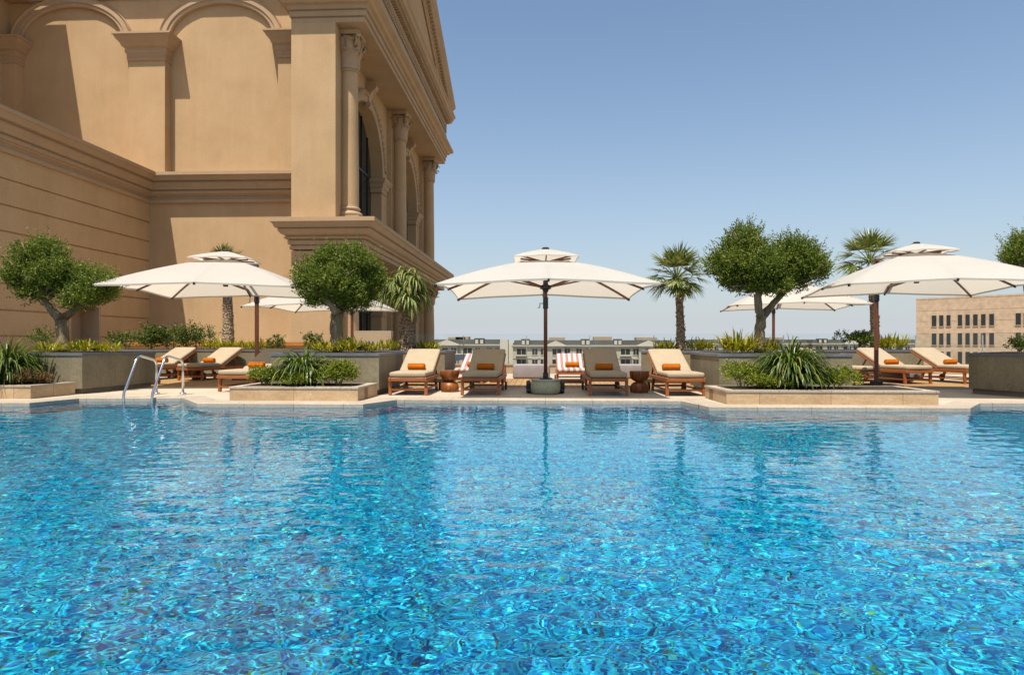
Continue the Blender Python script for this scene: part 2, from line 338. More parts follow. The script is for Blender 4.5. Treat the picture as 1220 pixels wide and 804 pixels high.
# --- lower wing with coursed joints
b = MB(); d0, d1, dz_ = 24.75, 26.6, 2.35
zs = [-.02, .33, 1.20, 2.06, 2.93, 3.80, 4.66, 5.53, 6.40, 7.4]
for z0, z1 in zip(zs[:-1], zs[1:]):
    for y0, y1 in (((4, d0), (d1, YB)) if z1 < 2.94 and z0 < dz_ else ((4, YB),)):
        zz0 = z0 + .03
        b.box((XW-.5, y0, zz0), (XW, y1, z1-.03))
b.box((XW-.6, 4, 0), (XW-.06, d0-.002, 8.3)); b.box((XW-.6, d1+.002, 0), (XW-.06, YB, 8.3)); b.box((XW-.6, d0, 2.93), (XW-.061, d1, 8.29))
part('wing_wall', b, 'stucco_bounce_lift')
b = MB(); b.box((XW-1.4, d0, 0), (XW-1.3, d1, 2.90)); dr = part('door', b, 'dark')
b = MB()
for y in (d0, d1-.12): b.box((XW-.75, y, 0), (XW+.03, y+.12, 2.5))
b.box((XW-.75, d0+.12, 2.38), (XW+.03, d1-.12, 2.90)); b.build('door_frame', M['trim'], dr)
b = MB(); b.box((XW-1.3, d0+.85, 0), (XW-.74, d1-.1, 2.37)); b.build('door_reveal', M['trim'], dr)
# --- mid cornice of wing and back wall
CP = [(-.1,7.12),(.12,7.12),(.14,7.17),(.14,7.26),(.08,7.27),(.06,7.30),(.06,7.42),(.12,7.43),(.14,7.47),(.26,7.50),(.26,7.62),(.20,7.63),(.20,7.67),(.34,7.69),(.38,7.80),(.48,7.91),(.48,7.98),(.43,7.99),(.43,8.03),(.62,8.05),(.66,8.14),(.74,8.22),(.80,8.24),(.80,8.38),(-.1,8.43)]
CP = [(o*.86 if o > 0 else o, z+.13) for o, z in CP]
b = MB(); b.sweep(CP, [(XW,4),(XW,YB),(XL+.02,YB)]); part('cornice', b, 'trim')
b = MB(); b.box((-26,4,8.2),(XW-.05,YB,8.53)); part('terrace_slab', b)
b = MB(); b.box((-27,4,8.53),(-24.4,YB,16.9)); part('wing_upper_wall', b)
# --- back wall
b = MB(); b.box((-27,YB,0),(XL+.4,YB+.8,17.6)); part('back_wall', b)
# --- arcade
ZS = 14.58
for k in (-1, 0, 1):
    uc = 175 + 178*k
    xc = at(uc, 100, 29.5).x
    b = MB(); b.box((xc-.82, 29.5, 8.54), (xc+.82, 30.02, ZS-1.0)); pl = part('pilaster', b)
    b = MB(); z = ZS
    x0, x1 = xc-.82, xc+.82
    b.sweep([(-.05,z-1.08),(.05,z-1.08),(.07,z-.98),(.03,z-.95),(.05,z-.82),(.12,z-.74),(.12,z-.56),(.22,z-.50),(.26,z-.38),(.40,z-.22),(.44,z-.10),(.50,z-.08),(.50,z),(-.05,z)], [(x0,30.0),(x0,29.5),(x1,29.5),(x1,30.0)])
    b.box((x0-.03, 29.52, z-1.0), (x1+.03, 30.0, z-.02)); b.build('pilaster_cap', M['trim'], pl)
def ellipse_ring(mb, cx, cz, ai, bi, ao, bo, y0, y1, n=40):
    rings = []
    for i in range(n+1):
        t = math.pi*i/n; c, s = math.cos(t), math.sin(t)
        rings.append([(cx+ai*c,y1,cz+bi*s),(cx+ai*c,y0+.06,cz+bi*s),(cx+(ai+.05)*c,y0+.02,cz+(bi+.05)*s),(cx+(.62*ai+.38*ao)*c,y0+.02,cz+(.62*bi+.38*bo)*s),(cx+(.58*ai+.42*ao)*c,y0-.03,cz+(.58*bi+.42*bo)*s),
                      (cx+(.15*ai+.85*ao)*c,y0-.03,cz+(.15*bi+.85*bo)*s),(cx+ao*c,y0-.08,cz+bo*s),(cx+ao*c,y1,cz+bo*s)])
    m = len(rings[0]); vs = [p for r_ in rings for p in r_]; fs = []
    for i in range(n):
        for k in range(m-1): fs.append((i*m+k,i*m+k+1,(i+1)*m+k+1,(i+1)*m+k))
    mb.add(vs, fs)
for k in (-.5, .5):
    xc = at(175+178*k, 40, 29.9).x
    b = MB(); ellipse_ring(b, xc, ZS, 2.34, 1.56, 2.80, 1.98, 29.80, 30.01); part('arch_surround', b, 'trim')
# --- upper entablature round back wall and wing
EB = [(-.1,15.95),(.08,15.95),(.10,16.2),(.22,16.28),(.26,16.5),(.55,16.62),(.58,16.82),(.80,16.95),(.84,17.12),(-.1,17.16)]
EB = [(o*.92, z+.52) for o, z in EB]
b = MB(); b.sweep(EB, [(-24.4,YB),(XL,YB)]); b.box((-27,4,16.95),(-22.1,YB-.85,17.6)); b.box((-27,4,16.4),(-23.3,YB-.01,16.95)); part('roof_cornice', b, 'trim')
b = MB(); b.box((-27,30.5,0),(-10.0,YE-.3,17.1)); part('rear_block', b)
def toothed(mb, p, d, L_, pitch, tooth, out, o0, o1, up, z0, z1):
    p, d, out, up = map(Vector, (p, d, out, up)); P = []; s = 0
    while s < L_:
        P += [(s,o0),(s,o1),(s+tooth,o1),(s+tooth,o0)]; s += pitch
    vs = [p+d*a+out*o+up*z for z in (z0,z1) for a,o in P]+[p+d*a+out*(o0-.05)+up*z for z in (z0,z1) for a,o in P]; n = len(P); fs = []
    for i in range(n-1): fs.append((i,i+1,n+i+1,n+i))
    for i in range(n-1):
        fs.append((i,2*n+i,2*n+i+1,i+1)); fs.append((n+i,n+i+1,3*n+i+1,3*n+i))
    mb.add(vs, fs)
# --- corner pavilion: pillar, ledge, facade
b = MB(); b.box((XL, YP, 5.7), (XP, 29.2, 13.957)); part('corner_pillar', b)
b = MB(); b.box((XL, YP, 0), (XP, 29.2, 4.7)); b.box((XL,29.1,0),(-9.6,30.1,13.95)); part('lower_corner', b)
LP_ = [(-.1,4.62),(.05,4.62),(.05,4.76),(.00,4.77),(.00,4.80),(.10,4.82),(.12,4.97),(.06,4.98),(.06,5.02),(.22,5.04),(.22,5.11),(.17,5.12),(.17,5.15),(.32,5.22),(.40,5.32),(.42,5.40),(.37,5.41),(.37,5.44),(.52,5.46),(.54,5.54),(.60,5.63),(.66,5.66),(.66,5.82),(-.1,5.84)]
LP = [(o, z+.14) for o, z in LP_]
path = [(XL,YB),(XL,YP),(-7.40,YP),(-7.40,YE),(-16,YE)]
b = MB(); b.sweep(LP, path); b.box((XL+.08,YP+.08,4.775),(-7.48,YE-.08,5.95)); part('ledge', b, 'trim')
EP = [(-.1,13.56),(.0,13.56),(.0,13.74),(-.04,13.75),(-.04,13.79),(.06,13.80),(.06,14.00),(.02,14.01),(.02,14.05),(.13,14.06),(.13,14.24),(.26,14.27),(.34,14.38),(.54,14.47),(.54,14.62),(-.02,14.66),(-.02,15.46),(.07,15.48),(.10,15.56),(.10,15.68),(.0,15.72),(.0,16.30),(.10,16.32),(.12,16.40),(.04,16.42),(.04,16.62),(.46,16.64),(.46,16.72),(.42,16.73),(.42,16.76),(.54,16.80),(.56,16.92),(.62,17.02),(.68,17.05),(.68,17.16),(-.1,17.18)]
DE = .40
EP = [(o, z+DE) for o, z in EP]
path = [(XL,YB),(XL,YP),(XE,YP),(XE,YE),(-16,YE)]
b = MB(); b.sweep(EP, path); b.box((XL+.08,YP+.08,13.975),(XE-.08,YE-.08,17.5)); ent = part('entablature', b, 'trim')
b = MB(); toothed(b, (XE,YP+.1,0), (0,1,0), YE-YP-.2, .26, .15, (1,0,0), .02, .12, (0,0,1), 15.80+DE, 16.00+DE); toothed(b, (XE,YP+.22,0), (0,1,0), YE-YP-.4, .26, .14, (1,0,0), .02, .14, (0,0,1), 15.99+DE, 16.24+DE)
b.build('carved_frieze', M['trim'], ent)
b = MB(); toothed(b, (XE,YP+.1,0), (0,1,0), YE-YP-.1, .26, .14, (1,0,0), .06, .34, (0,0,1), 16.44+DE, 16.60+DE); b.build('dentil_band', M['trim'], ent)
# pediment over the facade that faces the pool side
ymid = (YP+YE)/2; zr = 17.58; rise = .385
ped = None
b = MB(); b.add([(XE-.05,YP-1.0,zr),(XE-.05,YE+1.0,zr),(XE-.05,ymid,zr+rise*(YE-ymid+.6)+.35),(XL,YP-.6,zr),(XL,YE+.6,zr),(XL,ymid,zr+rise*(YE-ymid+.6)+.35)],[(0,1,2),(3,5,4),(0,2,5,3),(1,4,5,2),(0,3,4,1)]); ped = part('pediment', b)
RP = [(0,-.15),(.06,-.15),(.08,.1),(.16,.14),(.18,.26),(.40,.32),(.42,.50),(.55,.62),(.64,.74),(.66,.86),(0,.9)]
for sgn in (1, -1):
    e = Vector((XE, ymid+sgn*(YE-ymid+.66), zr)); a = Vector((XE, ymid, zr+rise*(YE-ymid+.66)))
    up = Vector((0, sgn*rise, 1)).normalized()
    b = MB(); b.extr(RP, e-up*.0, a, (1,0,0), up); rk = b.build('raking_cornice', M['trim'], ped)
    b = MB(); d = (a-e).normalized(); toothed(b, e+d*.3, d, (a-e).length-.6, .30, .15, (1,0,0), .17, .36, up, .165, .30)
    b.build('dentil_band', M['trim'], rk)
# facade walls with arches (plane x = XF, facing +x)
def arch_wall(mb, y0, y1, z0, z1, yc, hw, zsp, rz, x, depth, n=20):
    pts = [(yc-hw, z0)] + [(yc-hw*math.cos(math.pi*i/n), zsp+rz*math.sin(math.pi*i/n)) for i in range(n+1)] + [(yc+hw, z0)]
    mb.add([(x,y0,z0),(x,yc-hw,z0),(x,yc-hw,z1),(x,y0,z1)], [(0,1,2,3)]); mb.add([(x,yc+hw,z0),(x,y1,z0),(x,y1,z1),(x,yc+hw,z1)], [(0,1,2,3)])
    for i in range(1, n+1):
        (ya,za),(yb,zb) = pts[i], pts[i+1]
        mb.add([(x,ya,za),(x,yb,zb),(x,yb,z1),(x,ya,z1)], [(0,1,2,3)])
    vs = [(x,y,z) for y,z in pts]+[(x-depth,y,z) for y,z in pts]; k = len(pts)
    mb.add(vs, [(i,i+1,i+1+k,i+k) for i in range(k-1)])
def ring_x(mb, yc, zsp, ri, ro, riz, roz, x0, x1, n=28):
    vs, fs = [], []
    for i in range(n+1):
        t = math.pi*i/n; c, s = -math.cos(t), math.sin(t)
        for (ra, rb, x) in ((ri,riz,x0),(ri,riz,x1),((ri*.8+ro*.2),(riz*.8+roz*.2),x1+.05),((ri*.25+ro*.75),(riz*.25+roz*.75),x1+.05),(ro,roz,x1+.01),(ro,roz,x0)):
            vs.append((x, yc+ra*c, zsp+rb*s))
    m = 6
    for i in range(n):
        for k in range(m-1): fs.append((i*m+k,i*m+k+1,(i+1)*m+k+1,(i+1)*m+k))
    mb.add(vs, fs)
YC = [28.45, 38.4, 48.1]; HW = 3.1
for (z0, z1, zsp, rz, nm) in ((5.8,14.0,9.78,3.0,'upper_facade'),(0,4.8,2.6,1.5,'lower_facade')):
    b = MB()
    for k in range(2): arch_wall(b, YC[k], YC[k+1], z0, z1, (YC[k]+YC[k+1])/2, HW, zsp, rz, XF, .65)
    b.add([(XF,YC[2],z0),(XF,YE-.3,z0),(XF,YE-.3,z1),(XF,YC[2],z1)], [(0,1,2,3)]); b.add([(XF,YE-.3,z0),(XF-2,YE-.3,z0),(XF-2,YE-.3,z1),(XF,YE-.3,z1)], [(0,1,2,3)])
    fac = part(nm, b)
    for k in range(2):
        yc = (YC[k]+YC[k+1])/2
        b = MB(); ring_x(b, yc, zsp, HW, HW+.55, rz, rz+.55 if z0 else rz+.35, XF-.01, XF+.07); a_ = b.build('arch_surround', M['trim'], fac)
        b = MB(); b.box((XF-.64, yc-HW-.2, z0), (XF-.58, yc+HW+.2, zsp+rz+.2)); b.build('window', M['glass_dark'], fac)
        b = MB()
        for j in range(-2, 3): b.box((XF-.575, yc+j*1.15-.03, z0), (XF-.53, yc+j*1.15+.03, zsp+rz))
        b.box((XF-.572, yc-HW, zsp-.06), (XF-.535, yc+HW, zsp+.06)); b.build('window_frame', M['black'], fac)
        for sg in (-1, 1):          # impost blocks
            ye = yc+sg*HW; lo, hi = (ye-.12, ye+.95) if sg > 0 else (ye-.95, ye+.12)
            b = MB(); 
            if z0: b.sweep([(-.02,zsp-.72),(.05,zsp-.72),(.06,zsp-.5),(.14,zsp-.42),(.16,zsp-.28),(.28,zsp-.14),(.32,zsp),(-.02,zsp)], [(XF-.57,lo),(XF,lo),(XF,hi),(XF-.57,hi)][::-1] if False else [(XF-.57,lo),(XF,lo),(XF,hi),(XF-.57,hi)])
            else: b.box((XF-.57,lo,zsp-.2),(XF+.08,hi,zsp))
            b.build('impost', M['trim'], fac)
        if z0:                      # carved garland over the arch and a scrolled keystone
            b = MB(); rg = random.Random(3+k); P_, Q_ = [], []
            for i in range(221):
                t = math.pi*(.04+.92*i/220); rr = HW+.30+.05*math.sin(i*.9)
                P_.append((XF+.12+.02*math.sin(i*1.7), yc-rr*math.cos(t), zsp+rr*math.sin(t))); Q_.append(.05+.07*abs(math.sin(i*.45))*rg.uniform(.7,1.1))
            b.tube(P_, Q_, 7)
            b.build('carved_garland', M['trim'], fac)
            b = MB(); zt = zsp+rz+.85
            prof = [(0,-1.1),(.16,-1.1),(.26,-1.0),(.24,-.86),(.16,-.75),(.2,-.5),(.34,-.28),(.50,-.18),(.56,-.02),(.50,.12),(.36,.16),(0,.16)]
            b.extr(prof, (XF,yc-.22,zt), (XF,yc+.22,zt), (1,0,0), (0,0,1)); b.build('keystone', M['trim'], fac)
# columns
def bez_leaf(mb, c, ang, r0, z0, h, out, w, M_=None):
    ca, sa = math.cos(ang), math.sin(ang); pts = []
    for i in range(6):
        t = i/5; r = r0 + out*(t**2.2); z = z0 + h*(math.sin(t*math.pi*.58)/math.sin(math.pi*.58)) - (.28*h*max(0,t-.75)*4*.5 if t > .75 else 0)
        ww = w*(1-.55*t**2)
        pts.append((r, z, ww))
    vs, fs = [], []
    for (r, z, ww) in pts:
        for (q, o) in ((-ww,0),(0,.06),(ww,0),(0,-.05)):
            x, y = (r+o), q; vs.append((c[0]+x*ca-y*sa, c[1]+x*sa+y*ca, c[2]+z))
    for i in range(5):
        for k in range(4): fs.append((i*4+k,i*4+(k+1)%4,(i+1)*4+(k+1)%4,(i+1)*4+k))
    fs += [(3,2,1,0),(20,21,22,23)]
    mb.add(vs, fs)
def capital(mb, x, y, z, r, h):
    mb.lathe([(r*.98,0),(r*1.08,.02),(r*1.1,.06),(r*1.0,.1),(r*.95,.14),(r*.98,h*.5),(r*1.18,h*.82),(r*1.2,h*.86)], 20, (x,y,z))
    for i in range(8):
        bez_leaf(mb, (x,y,z+.1), i*math.pi/4, r*.98, 0, h*.46, .34, .19); bez_leaf(mb, (x,y,z+.1), (i+.5)*math.pi/4, r*1.0, h*.1, h*.62, .38, .19)
    for i in range(4):
        a = math.pi/4+i*math.pi/2
        for sgn in (-1, 1):
            pts = []
            for j in range(15):
                t = j/14; th = t*4.2*math.pi*.8; rr = .27*(1-.75*t)
                pts.append(Vector((r*1.5+rr*math.cos(th+.6)-.04, sgn*(.035+.04*t), h*.74+rr*math.sin(th+.6))))
            ca, sa = math.cos(a), math.sin(a)
            mb.tube([(x+p.x*ca-p.y*sa, y+p.x*sa+p.y*ca, z+p.z) for p in pts], [.065*(1-.3*j/14) for j in range(15)], 6)
    R1 = r*1.68; poly = []
    for i in range(4):
        a = math.pi/4+i*math.pi/2
        for dd in (-.09, .09): poly.append((x+R1*1.12*math.cos(a+dd), y+R1*1.12*math.sin(a+dd)))
        a2 = a+math.pi/4; poly.append((x+R1*.84*math.cos(a2), y+R1*.84*math.sin(a2)))
    mb.prism(poly, z+h*.88, z+h)
XC = at(416,200,28.45).x
for i, yc in enumerate(YC):
    for (zb, zt, r, hc) in ((5.95, 13.96, .40, 1.65), (0, 4.78, .40, 1.15)):
        b = MB(); b.lathe([(r,zb+.75),(r*1.0,zb+2),(r*.9,zt-hc)], 28, (XC,yc,0)); c_ = b.build('column', M['stucco'], hotel, smooth=True, ang=40)
        b = MB(); b.box((XC-.56,yc-.56,zb),(XC+.56,yc+.56,zb+.3))
        prof = [(.0,.3),(.53,.3)]
        for j in range(7): t = -math.pi/2+math.pi*j/6; prof.append((.50+.06*math.cos(t), .39+.09*math.sin(t)))
        prof += [(.46,.5),(.44,.56)]
        for j in range(7): t = -math.pi/2+math.pi*j/6; prof.append((.43+.05*math.cos(t), .63+.06*math.sin(t)))
        prof += [(.415,.7),(.402,.78)]
        b.lathe(prof, 28, (XC,yc,zb)); b.build('column_base', M['trim'], c_, smooth=True, ang=35)
        b = MB(); capital(b, XC, yc, zt-hc, r*1.0, hc); b.build('capital', M['trim'], c_, smooth=True, ang=50)
    for (zb, zt) in ((5.96,13.96),(0,4.77)):
        if i == 0: continue
        b = MB(); b.box((XF-.02, yc-.62, zb), (XF+.24, yc+.62, zt)); b.box((XF-.02, yc-.42, zb), (XF+.31, yc+.42, zt-.02)); part('pilaster', b)

# ================================================================== PARAPET, BALUSTRADE, WALLS
b = MB(); b.box((-4.7,21.5,-3),(40,21.75,.27)); b.box((-4.7,21.47,.27),(40,21.78,.30))
pp = b.build('parapet_wall', M['parapet']); tag(pp, 'low sand coloured parapet wall along the far edge of the terrace', 'wall', kind='thing')
bal = thing('glass_balustrade', 'frameless glass balustrade standing on the parapet at the terrace edge', 'balustrade', (0,21.62,.3))
proto = None; x = -4.6
for i in range(17):
    if proto is None:
        b = MB(); b.box((x+.012,21.612,.30),(x+2.0-.012,21.628,1.255)); proto = b.build('pane', M['clear'], bal); x0_ = x
        b = MB(); b.box((x-.012,21.60,.30),(x+.012,21.64,1.20)); post0 = b.build('post', M['steel'], bal)
    else:
        dup(proto, loc=(x-x0_,0,0), parent=bal); dup(post0, loc=(x-x0_,0,0), parent=bal)
    x += 2.0
b = MB(); p0, p1 = at(150,413,25.5), at(446,413,25.5)
b.box((p0.x,25.5,0),(p1.x,25.9,.86)); o = b.build('garden_wall', M['stucco']); tag(o, 'low stucco wall with an orange capping behind the back planting', 'wall', kind='thing')
b = MB(); b.box((p0.x-.03,25.35,.861),(p1.x+.05,25.95,1.0)); b.build('capping', M['cap_orange'], o)
p0, p1 = at(417,394,24.6), at(466,394,24.6)
b = MB(); b.box((p0.x,24.6,0),(p1.x,24.95,p0.z)); o = b.build('screen_wall', M['parapet']); tag(o, 'short plain rendered wall beside the hotel colonnade behind the olive tree', 'wall', kind='thing')

# ================================================================== PLANTERS
def inset(poly, d):
    n = len(poly); out = []
    for i in range(n):
        a, p, c = Vector(poly[i-1]), Vector(poly[i]), Vector(poly[(i+1) % n])
        n1 = Vector((-(p-a).y, (p-a).x)).normalized(); n2 = Vector((-(c-p).y, (c-p).x)).normalized()
        m = (n1+n2)/(1+n1.dot(n2)); out.append(tuple(p+m*d))
    return out
def planter(label, poly, h=.78, low=False):
    cx = sum(p[0] for p in poly)/len(poly); cy = sum(p[1] for p in poly)/len(poly)
    t = thing('stone_planter' if low else 'concrete_planter', label, 'planter', (cx,cy,0), group='low stone planters' if low else 'tall concrete planters')
    if low:
        b = MB(); b.prism(inset(poly,.012), .0, h-.03); b.build('wall', M['travertine'], t)
        b = MB(); b.prism(poly, h-.03, h); b.build('coping', M['coping'], t)
        b = MB(); b.prism(inset(poly,.17), h, h+.006); b.build('soil', M['soil'], t)
    else:
        b = MB(); b.prism(inset(poly,.07), 0, .10); b.build('plinth', M['plinth'], t)
        b = MB(); b.prism(inset(poly,.015), .10, h-.05); b.build('wall', M['concrete'], t)
        b = MB(); b.prism(poly, h-.05, h); b.build('coping', M['slab'], t)
        b = MB(); b.prism(inset(poly,.16), h, h+.006); b.build('soil', M['soil'], t)
    return t
planter('tall grey planter at far left holding the twin crowned olive', [(-14,12.54),(-8.78,12.54),(-8.6,14.7),(-14,14.7)])
planter('tall grey planter holding the round olive left of the first lounger', [(-5.15,12.55),(-3.08,12.55),(-3.05,14.6),(-5.15,14.6)])
planter('grey planter under the shaggy palm beside the hotel columns', [(-5.3,16.4),(-2.42,16.4),(-2.42,18.4),(-5.3,18.4)])
planter('long grey planter behind the three left loungers below the hotel wall', [(-14,18.9),(-5.4,18.9),(-5.4,20.5),(-14,20.5)])
planter('tall grey planter holding the forked olive right of the last front lounger', [(3.08,12.3),(5.42,12.3),(5.42,14.4),(3.0,14.4)])
planter('grey planter under the single straight fan palm', [(2.28,16.5),(5.6,16.5),(5.6,18.4),(2.58,18.4)])
planter('grey planter behind the right hand loungers with a round green shrub', [(7.5,18.8),(10.15,18.8),(10.15,20.4),(7.5,20.4)])
planter('tall shaded planter at the far right edge of the terrace', [(8.12,13.55),(8.62,12.3),(14,12.3),(14,15.2),(9.7,15.2)])
planter('low stone planter at the far left pool corner', [(-14,11.43),(-8.93,11.43),(-8.85,12.47),(-14,12.47)], .235, True)
planter('low stone planter left of centre beside the pool handrails', [(-5.33,11.25),(-3.12,11.25),(-3.09,12.48),(-5.33,12.48)], .235, True)
planter('long low stone planter right of centre at the pool edge', [(2.85,10.93),(6.13,10.93),(6.13,12.2),(2.8,12.2)], .225, True)

# ================================================================== LOUNGERS
def rotx(a, p): return Matrix.Translation(p) @ Matrix.Rotation(a, 4, 'X') @ Matrix.Translation(-Vector(p))
def make_lounger(label, cm, hinge=.93, ang=24.5, group='teak sun loungers'):
    t = thing('sun_lounger', label, 'sun lounger', group=group)
    b = MB()
    for s in (-1, 1): b.rbox((s*.335-.022,0,.255),(s*.335+.022,1.93,.33), .008, 1)
    b.rbox((-.313,0,.26),(.313,.045,.325),.008,1); b.rbox((-.313,1.885,.26),(.313,1.93,.325),.008,1)
    for i in range(8): b.box((-.313,.10+i*.10,.305),(.313,.16+i*.10,.322))
    b.build('frame', M['teak'], t)
    for s in (-1, 1):
        b = MB(); b.bar((s*.335,.07,0),(s*.335,.09,.26),.055,.05,(0,1,0)); b.build('leg', M['teak'], t)
        b = MB(); b.bar((s*.305,1.50,.0),(s*.305,1.38,.26),.05,.05,(0,1,0)); b.build('leg', M['teak'], t)
        b = MB(); Mx = Matrix.Translation((s*.365,1.56,.085)) @ Matrix.Rotation(math.pi/2,4,'Y'); b.lathe([(.02,-.02),(.08,-.02),(.085,-.012),(.085,.012),(.08,.02),(.02,.02)], 20, (0,0,0), Mx); w_ = b.build('wheel', M['rubber'], t)
    b = MB(); b.box((-.31,.065,.085),(.31,.095,.125)); b.box((-.28,1.44,.085),(.28,1.47,.125))
    for s in (-1,1): b.box((s*.315-.015,.1,.092),(s*.315+.015,1.44,.12))
    b.build('stretcher', M['teak'], t)
    a = R(ang); piv = (0, hinge, .335); Mx = rotx(a, piv)
    b = MB()
    for s in (-1,1): b.rbox((s*.33-.02,hinge,.315),(s*.33+.02,hinge+.97,.355),.008,1,Mx)
    b.box((-.31,hinge+.92,.32),(.31,hinge+.965,.35),Mx); b.box((-.31,hinge+.45,.32),(.31,hinge+.49,.35),Mx)
    b.build('backrest_frame', M['teak'], t)
    top = Mx @ Vector((.27,hinge+.62,.32)); b = MB()
    for s in (-1,1): b.bar((s*.27,top.y,top.z),(s*.27,top.y+.22,.30),.03,.03)
    b.build('backrest_prop', M['teak'], t)
    def cushion(y0, y1, z0, z1, Mx=None):
        bm = bmesh.new(); bmesh.ops.create_cube(bm, size=1)
        sx, sy, sz = .68, y1-y0, z1-z0
        for p in bm.verts: p.co = Vector((p.co.x*sx, p.co.y*sy+(y0+y1)/2, p.co.z*sz+(z0+z1)/2))
        bmesh.ops.bevel(bm, geom=list(bm.edges), offset=.034, segments=3, profile=.55, affect='EDGES')
        bmesh.ops.subdivide_edges(bm, edges=[e for e in bm.edges if e.calc_length() > .25], cuts=7, use_grid_fill=True)
        for p in bm.verts:
            u, v = p.co.x/(sx/2), (p.co.y-(y0+y1)/2)/(sy/2)
            k = max(0,1-u*u)*max(0,1-v*v)
            if p.co.z > (z0+z1)/2: p.co.z += .016*k**.7 + .004*math.sin(9*u+7*v)*k
            if abs(v) > .9: p.co.y += .012*math.copysign(1,v)*(1-u*u)
        b = MB(); b.bm(bm, Mx); return b
    cushion(.0, hinge+.02, .335, .425).build('seat_cushion', M[cm], t, smooth=True)
    cushion(hinge, hinge+1.0, .355, .44, Mx).build('back_cushion', M[cm], t, smooth=True)
    return t
TOWELS = []
def make_towel():
    b = MB(); prof = []
    b.lathe([(.01,-.165),(.045,-.172),(.062,-.160),(.066,-.12),(.064,0),(.066,.12),(.062,.160),(.045,.172),(.01,.165)], 22, (0,0,0), Matrix.Rotation(math.pi/2,4,'Y'))
    b.tube([(-.168,.066*math.cos(a),.066*math.sin(a)) for a in (2.2,2.25)]+[(.168,.066*math.cos(2.25),.066*math.sin(2.25))], .006, 5)
    o = b.build('towel', M['towel'], smooth=True); o.name = 'rolled_towel'; return o
towel0 = make_towel(); used = [False]
def put_towel(loc, rz, label, hy=.93, lx=0, dz=0):
    c, s = math.cos(rz), math.sin(rz); y = hy-.035
    p = (loc[0]+(lx+rnd.uniform(-.05,.05))*c-y*s, loc[1]+lx*s+y*c, .427+.066+.012+dz)
    if not used[0]: o = towel0; used[0] = True
    else: o = towel0.copy(); COL.objects.link(o)
    o.location = p; o.rotation_euler = (0,0,rz+rnd.uniform(-.10,.10)); tag(o, label, 'towel', 'rolled orange towels')
loc0 = {}
proto = make_lounger('x', 'cushion'); first = True
def lounger(p, rz, label, tl, swap=None, group='teak sun loungers', lx=0):
    global first
    loc = (p[0], p[1], .005)
    if first: o = proto; o.location = loc; o.rotation_euler = (0,0,rz); o['label'] = label; first = False
    else: o = dup(proto, loc, rz, label, group, swap=swap)
    if tl: put_towel(loc, rz, tl, lx=lx, dz=-.075 if swap else 0)
    return o
xm = lambda a, b_: (a.x+b_.x)/2
fr = lambda u0, u1, v: ((gr(u0,v).x+gr(u1,v).x)/2, (gr(u0,v).y+gr(u1,v).y)/2-.06)
lounger(fr(464,508,471), 0, 'teak lounger with sunlit beige cushions, first of the front row beside the tall planter', 'orange towel on the sunlit lounger nearest the round olive planter', lx=.02)
lounger(fr(552,592,471), R(-1), 'teak lounger with shaded cushions left of the umbrella pot', 'orange towel on the shaded lounger left of the sage umbrella pot')
lounger(fr(705,745,471.5), R(1), 'teak lounger with shaded cushions right of the umbrella pot', 'orange towel on the shaded lounger right of the sage umbrella pot')
lounger(fr(796,838,472), R(3), 'teak lounger with sunlit beige cushions before the forked olive planter', 'orange towel on the sunlit lounger nearest the forked olive', lx=-.02)
# left group
g_ = gr(231,453.4); gx_ = g_.x-.10
lounger((gx_-1.38,g_.y+.05), R(-9), 'lounger nearest the hotel wall, half behind the far left planter and handrails', 'orange towel on the lounger seen through the pool handrails')
lounger((gx_,g_.y-.08), R(-9), 'middle lounger of the three below the hotel wall at left', 'orange towel on the middle lounger of the left three')
g_ = gr(258,467.0); lounger((g_.x+.35,g_.y-.02), R(-6), 'lounger with shaded backrest under the left umbrella, close behind the low stone planter', 'orange towel in shade under the left umbrella')
# right group
g_ = gr(1088,457.8); lounger((g_.x+.16,g_.y+.0), R(12), 'lounger behind the mast of the right umbrella', 'orange towel beside the mast of the right umbrella')
lounger((g_.x+.16+1.45,g_.y+.15), R(12), 'lounger in front of the beige city block, rightmost of all', 'orange towel in front of the beige city block')
g_ = gr(1044,459.5); lounger((g_.x-.05,g_.y+.05), R(38), 'lounger half hidden behind the forked olive planter with only its foot end showing', 'orange towel half hidden beyond the forked olive planter')
ST = {'beige_canvas': 'striped_canvas'}
p_ = at(681,450,16.3); o = lounger((p_.x,16.3), 0, 'pink and white striped lounger right of the umbrella pole', 'orange towel on the striped lounger right of the umbrella pole', ST, 'striped sun loungers')
p_ = at(557,450,16.3); o.scale = (1,1,.82); o = lounger((p_.x,16.3), R(-3), 'pink and white striped lounger mostly hidden by a front lounger', 'orange towel on the half hidden striped lounger', ST, 'striped sun loungers', lx=-.02); o.scale = (1,1,.82)

# ================================================================== SIDE TABLES, OTTOMANS, POUFS
def make_table():
    b = MB()
    prof = [(.10,0),(.165,.0),(.178,.02),(.185,.07),(.178,.12),(.155,.165),(.115,.195),(.075,.208),(.075,.212),(.11,.225),(.155,.255),(.182,.305),(.19,.36),(.19,.405),(.185,.42),(.0,.42)]
    b.lathe(prof, 36); o = b.build('side_table', M['walnut'], smooth=True, ang=40); return o
t0 = make_table(); spots = [((gr(534.5,467.2)), 'hourglass wooden side table between the first two front loungers'), (gr(763,468.3), 'hourglass wooden side table beside the last front lounger'),
    (gr(233.5,452.2), 'hourglass wooden side table under the middle lounger of the left three'), (gr(176.5,458.5), 'hourglass wooden side table peeking out behind the far left planter')]
for i, (p, l) in enumerate(spots):
    o = t0 if i == 0 else t0.copy()
    if i: COL.objects.link(o)
    o.location = (p.x, p.y+.15, .005); o.rotation_euler = (0,0,i*1.3); tag(o, l, 'side table', 'hourglass side tables')
